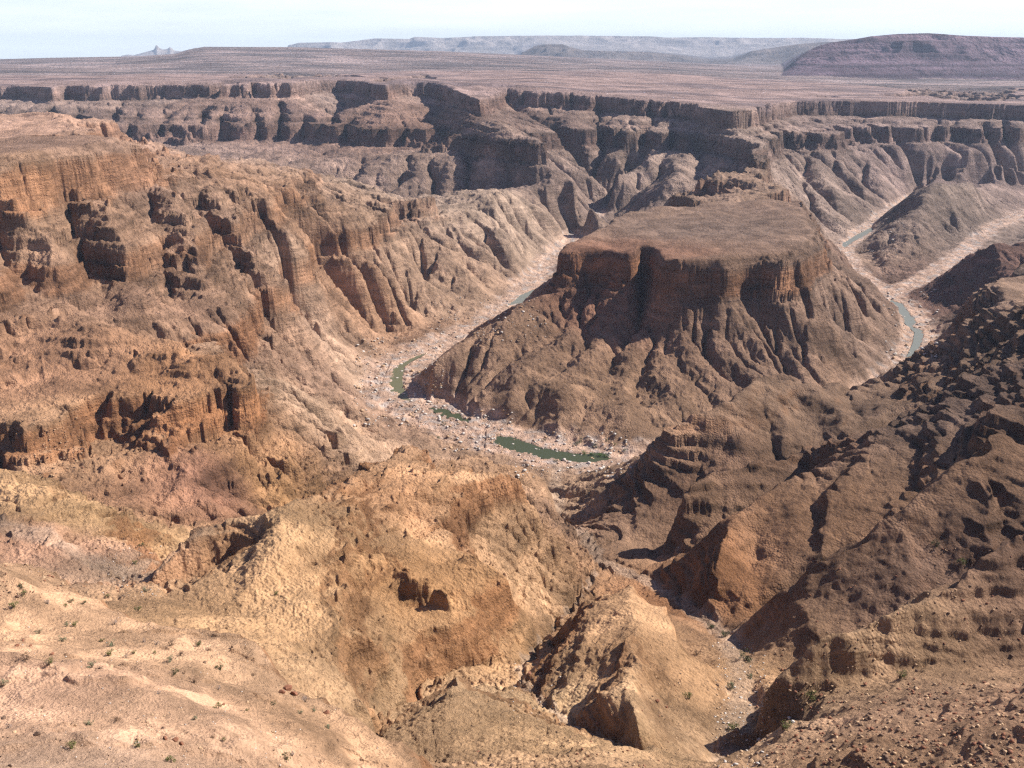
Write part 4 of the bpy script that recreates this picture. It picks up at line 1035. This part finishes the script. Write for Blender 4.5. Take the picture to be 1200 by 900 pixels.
put_boulders(BOULD, lambda u, v: "on the upper sandy slope" if v < 800 else ("on the lower sandy slope by the frame corner" if u < 120 else ("on the lower middle of the sandy slope" if u < 270 else "at the rocky edge of the sandy slope")), "boulders on the sandy slope")
put_boulders(WB, lambda u, v: "beside the stony wash" if 790 < u < 900 else ("on the rubble bench" if u >= 900 else "below the small spur"), "boulders in the wash and gullies")
put_boulders(RB, lambda u, v: "around the long green pool" if u > 560 else "around the curved olive pool", "boulders on the river bed")

# ------------------------------------------------------------------ loose rubble nobody could count
def rubble(name, label, areas, seed, mats):
    rnd = np.random.RandomState(seed)
    base = [rock_mesh("r", 900 + seed + j, mats[0], 1) for j in range(5)]
    shapes = []
    for b in base:
        co = np.zeros(len(b.vertices) * 3, f32); b.vertices.foreach_get("co", co)
        fc = np.zeros(len(b.polygons) * 3, np.int32); b.polygons.foreach_get("vertices", fc); shapes.append((co.reshape(-1, 3), fc.reshape(-1, 3)))
        bpy.data.meshes.remove(b)
    V, Fc, off, mi = [], [], 0, []
    for (u0, u1, v0, v1, n, smin, smax) in areas:
        for _ in range(n):
            u, v = rnd.uniform(u0, u1), rnd.uniform(v0, v1)
            # march coarsely
            h = hit(u, v, 75 if v > 640 else 400)
            if h is None: continue
            sz = (smin + (smax - smin) * rnd.rand() ** 3)
            co, fc = shapes[rnd.randint(5)]
            a = rnd.uniform(0, 6.28); ca, sa = math.cos(a), math.sin(a)
            q = co * sz * np.array([rnd.uniform(.7, 1.3), rnd.uniform(.7, 1.3), rnd.uniform(.6, 1.1)])
            q = np.stack([q[:, 0] * ca - q[:, 1] * sa, q[:, 0] * sa + q[:, 1] * ca, q[:, 2]], -1) + np.array([h[0], h[1], h[2] + sz * .15])
            V.append(q); Fc.append(fc + off); off += len(q); mi += [rnd.randint(len(mats))] * len(fc)
    V = np.concatenate(V).astype(f32); Fc = np.concatenate(Fc).astype(np.int32)
    me = bpy.data.meshes.new(name); me.vertices.add(len(V)); me.vertices.foreach_set("co", V.ravel())
    me.loops.add(Fc.size); me.loops.foreach_set("vertex_index", Fc.ravel()); me.polygons.add(len(Fc))
    me.polygons.foreach_set("loop_start", np.arange(0, Fc.size, 3, dtype=np.int32)); me.polygons.foreach_set("loop_total", np.full(len(Fc), 3, np.int32))
    for m_ in mats: me.materials.append(m_)
    me.polygons.foreach_set("material_index", np.array(mi, np.int32))
    me.update(calc_edges=True)
    ob = bpy.data.objects.new(name, me); C.collection.objects.link(ob); tag(ob, label, "rubble", None, "stuff")
rubble("rubble", "loose brown rubble strewn over the near bench and slopes", [(880,1200,800,900,1500,.35,1.9), (900,1200,640,800,500,.4,1.6), (620,800,780,900,350,.3,1.3), (40,100,490,560,260,.8,2.6), (0,180,620,700,250,.4,1.4)], 1,
       [STONE["dark brown"], STONE["tan"], STONE["red-brown"]])
rubble("gravel", "pale stones scattered over the sandy slope", [(0,450,720,900,1500,.10,.42)], 2, [STONE["tan"], STONE["pale grey"], STONE["tan"], STONE["dark brown"]])
rubble("wash_stones", "pale rounded stones filling the dry wash", [(835,900,750,900,420,.4,1.7), (120,190,640,700,200,.4,1.2), (590,660,770,850,150,.3,1.0)], 3, [STONE["pale grey"], STONE["tan"]])
rubble("river_boulders", "grey and pink boulders crowding the river bed", [(415,520,395,500,420,2,7), (500,640,345,400,200,2,6), (520,600,480,530,180,1.5,6), (600,740,505,560,260,1.5,6), (1035,1100,340,420,160,2,8), (980,1060,240,300,120,2,8)], 4, [STONE["pale grey"], STONE["tan"], STONE["pale grey"]])
print("objects", time.time() - T0)
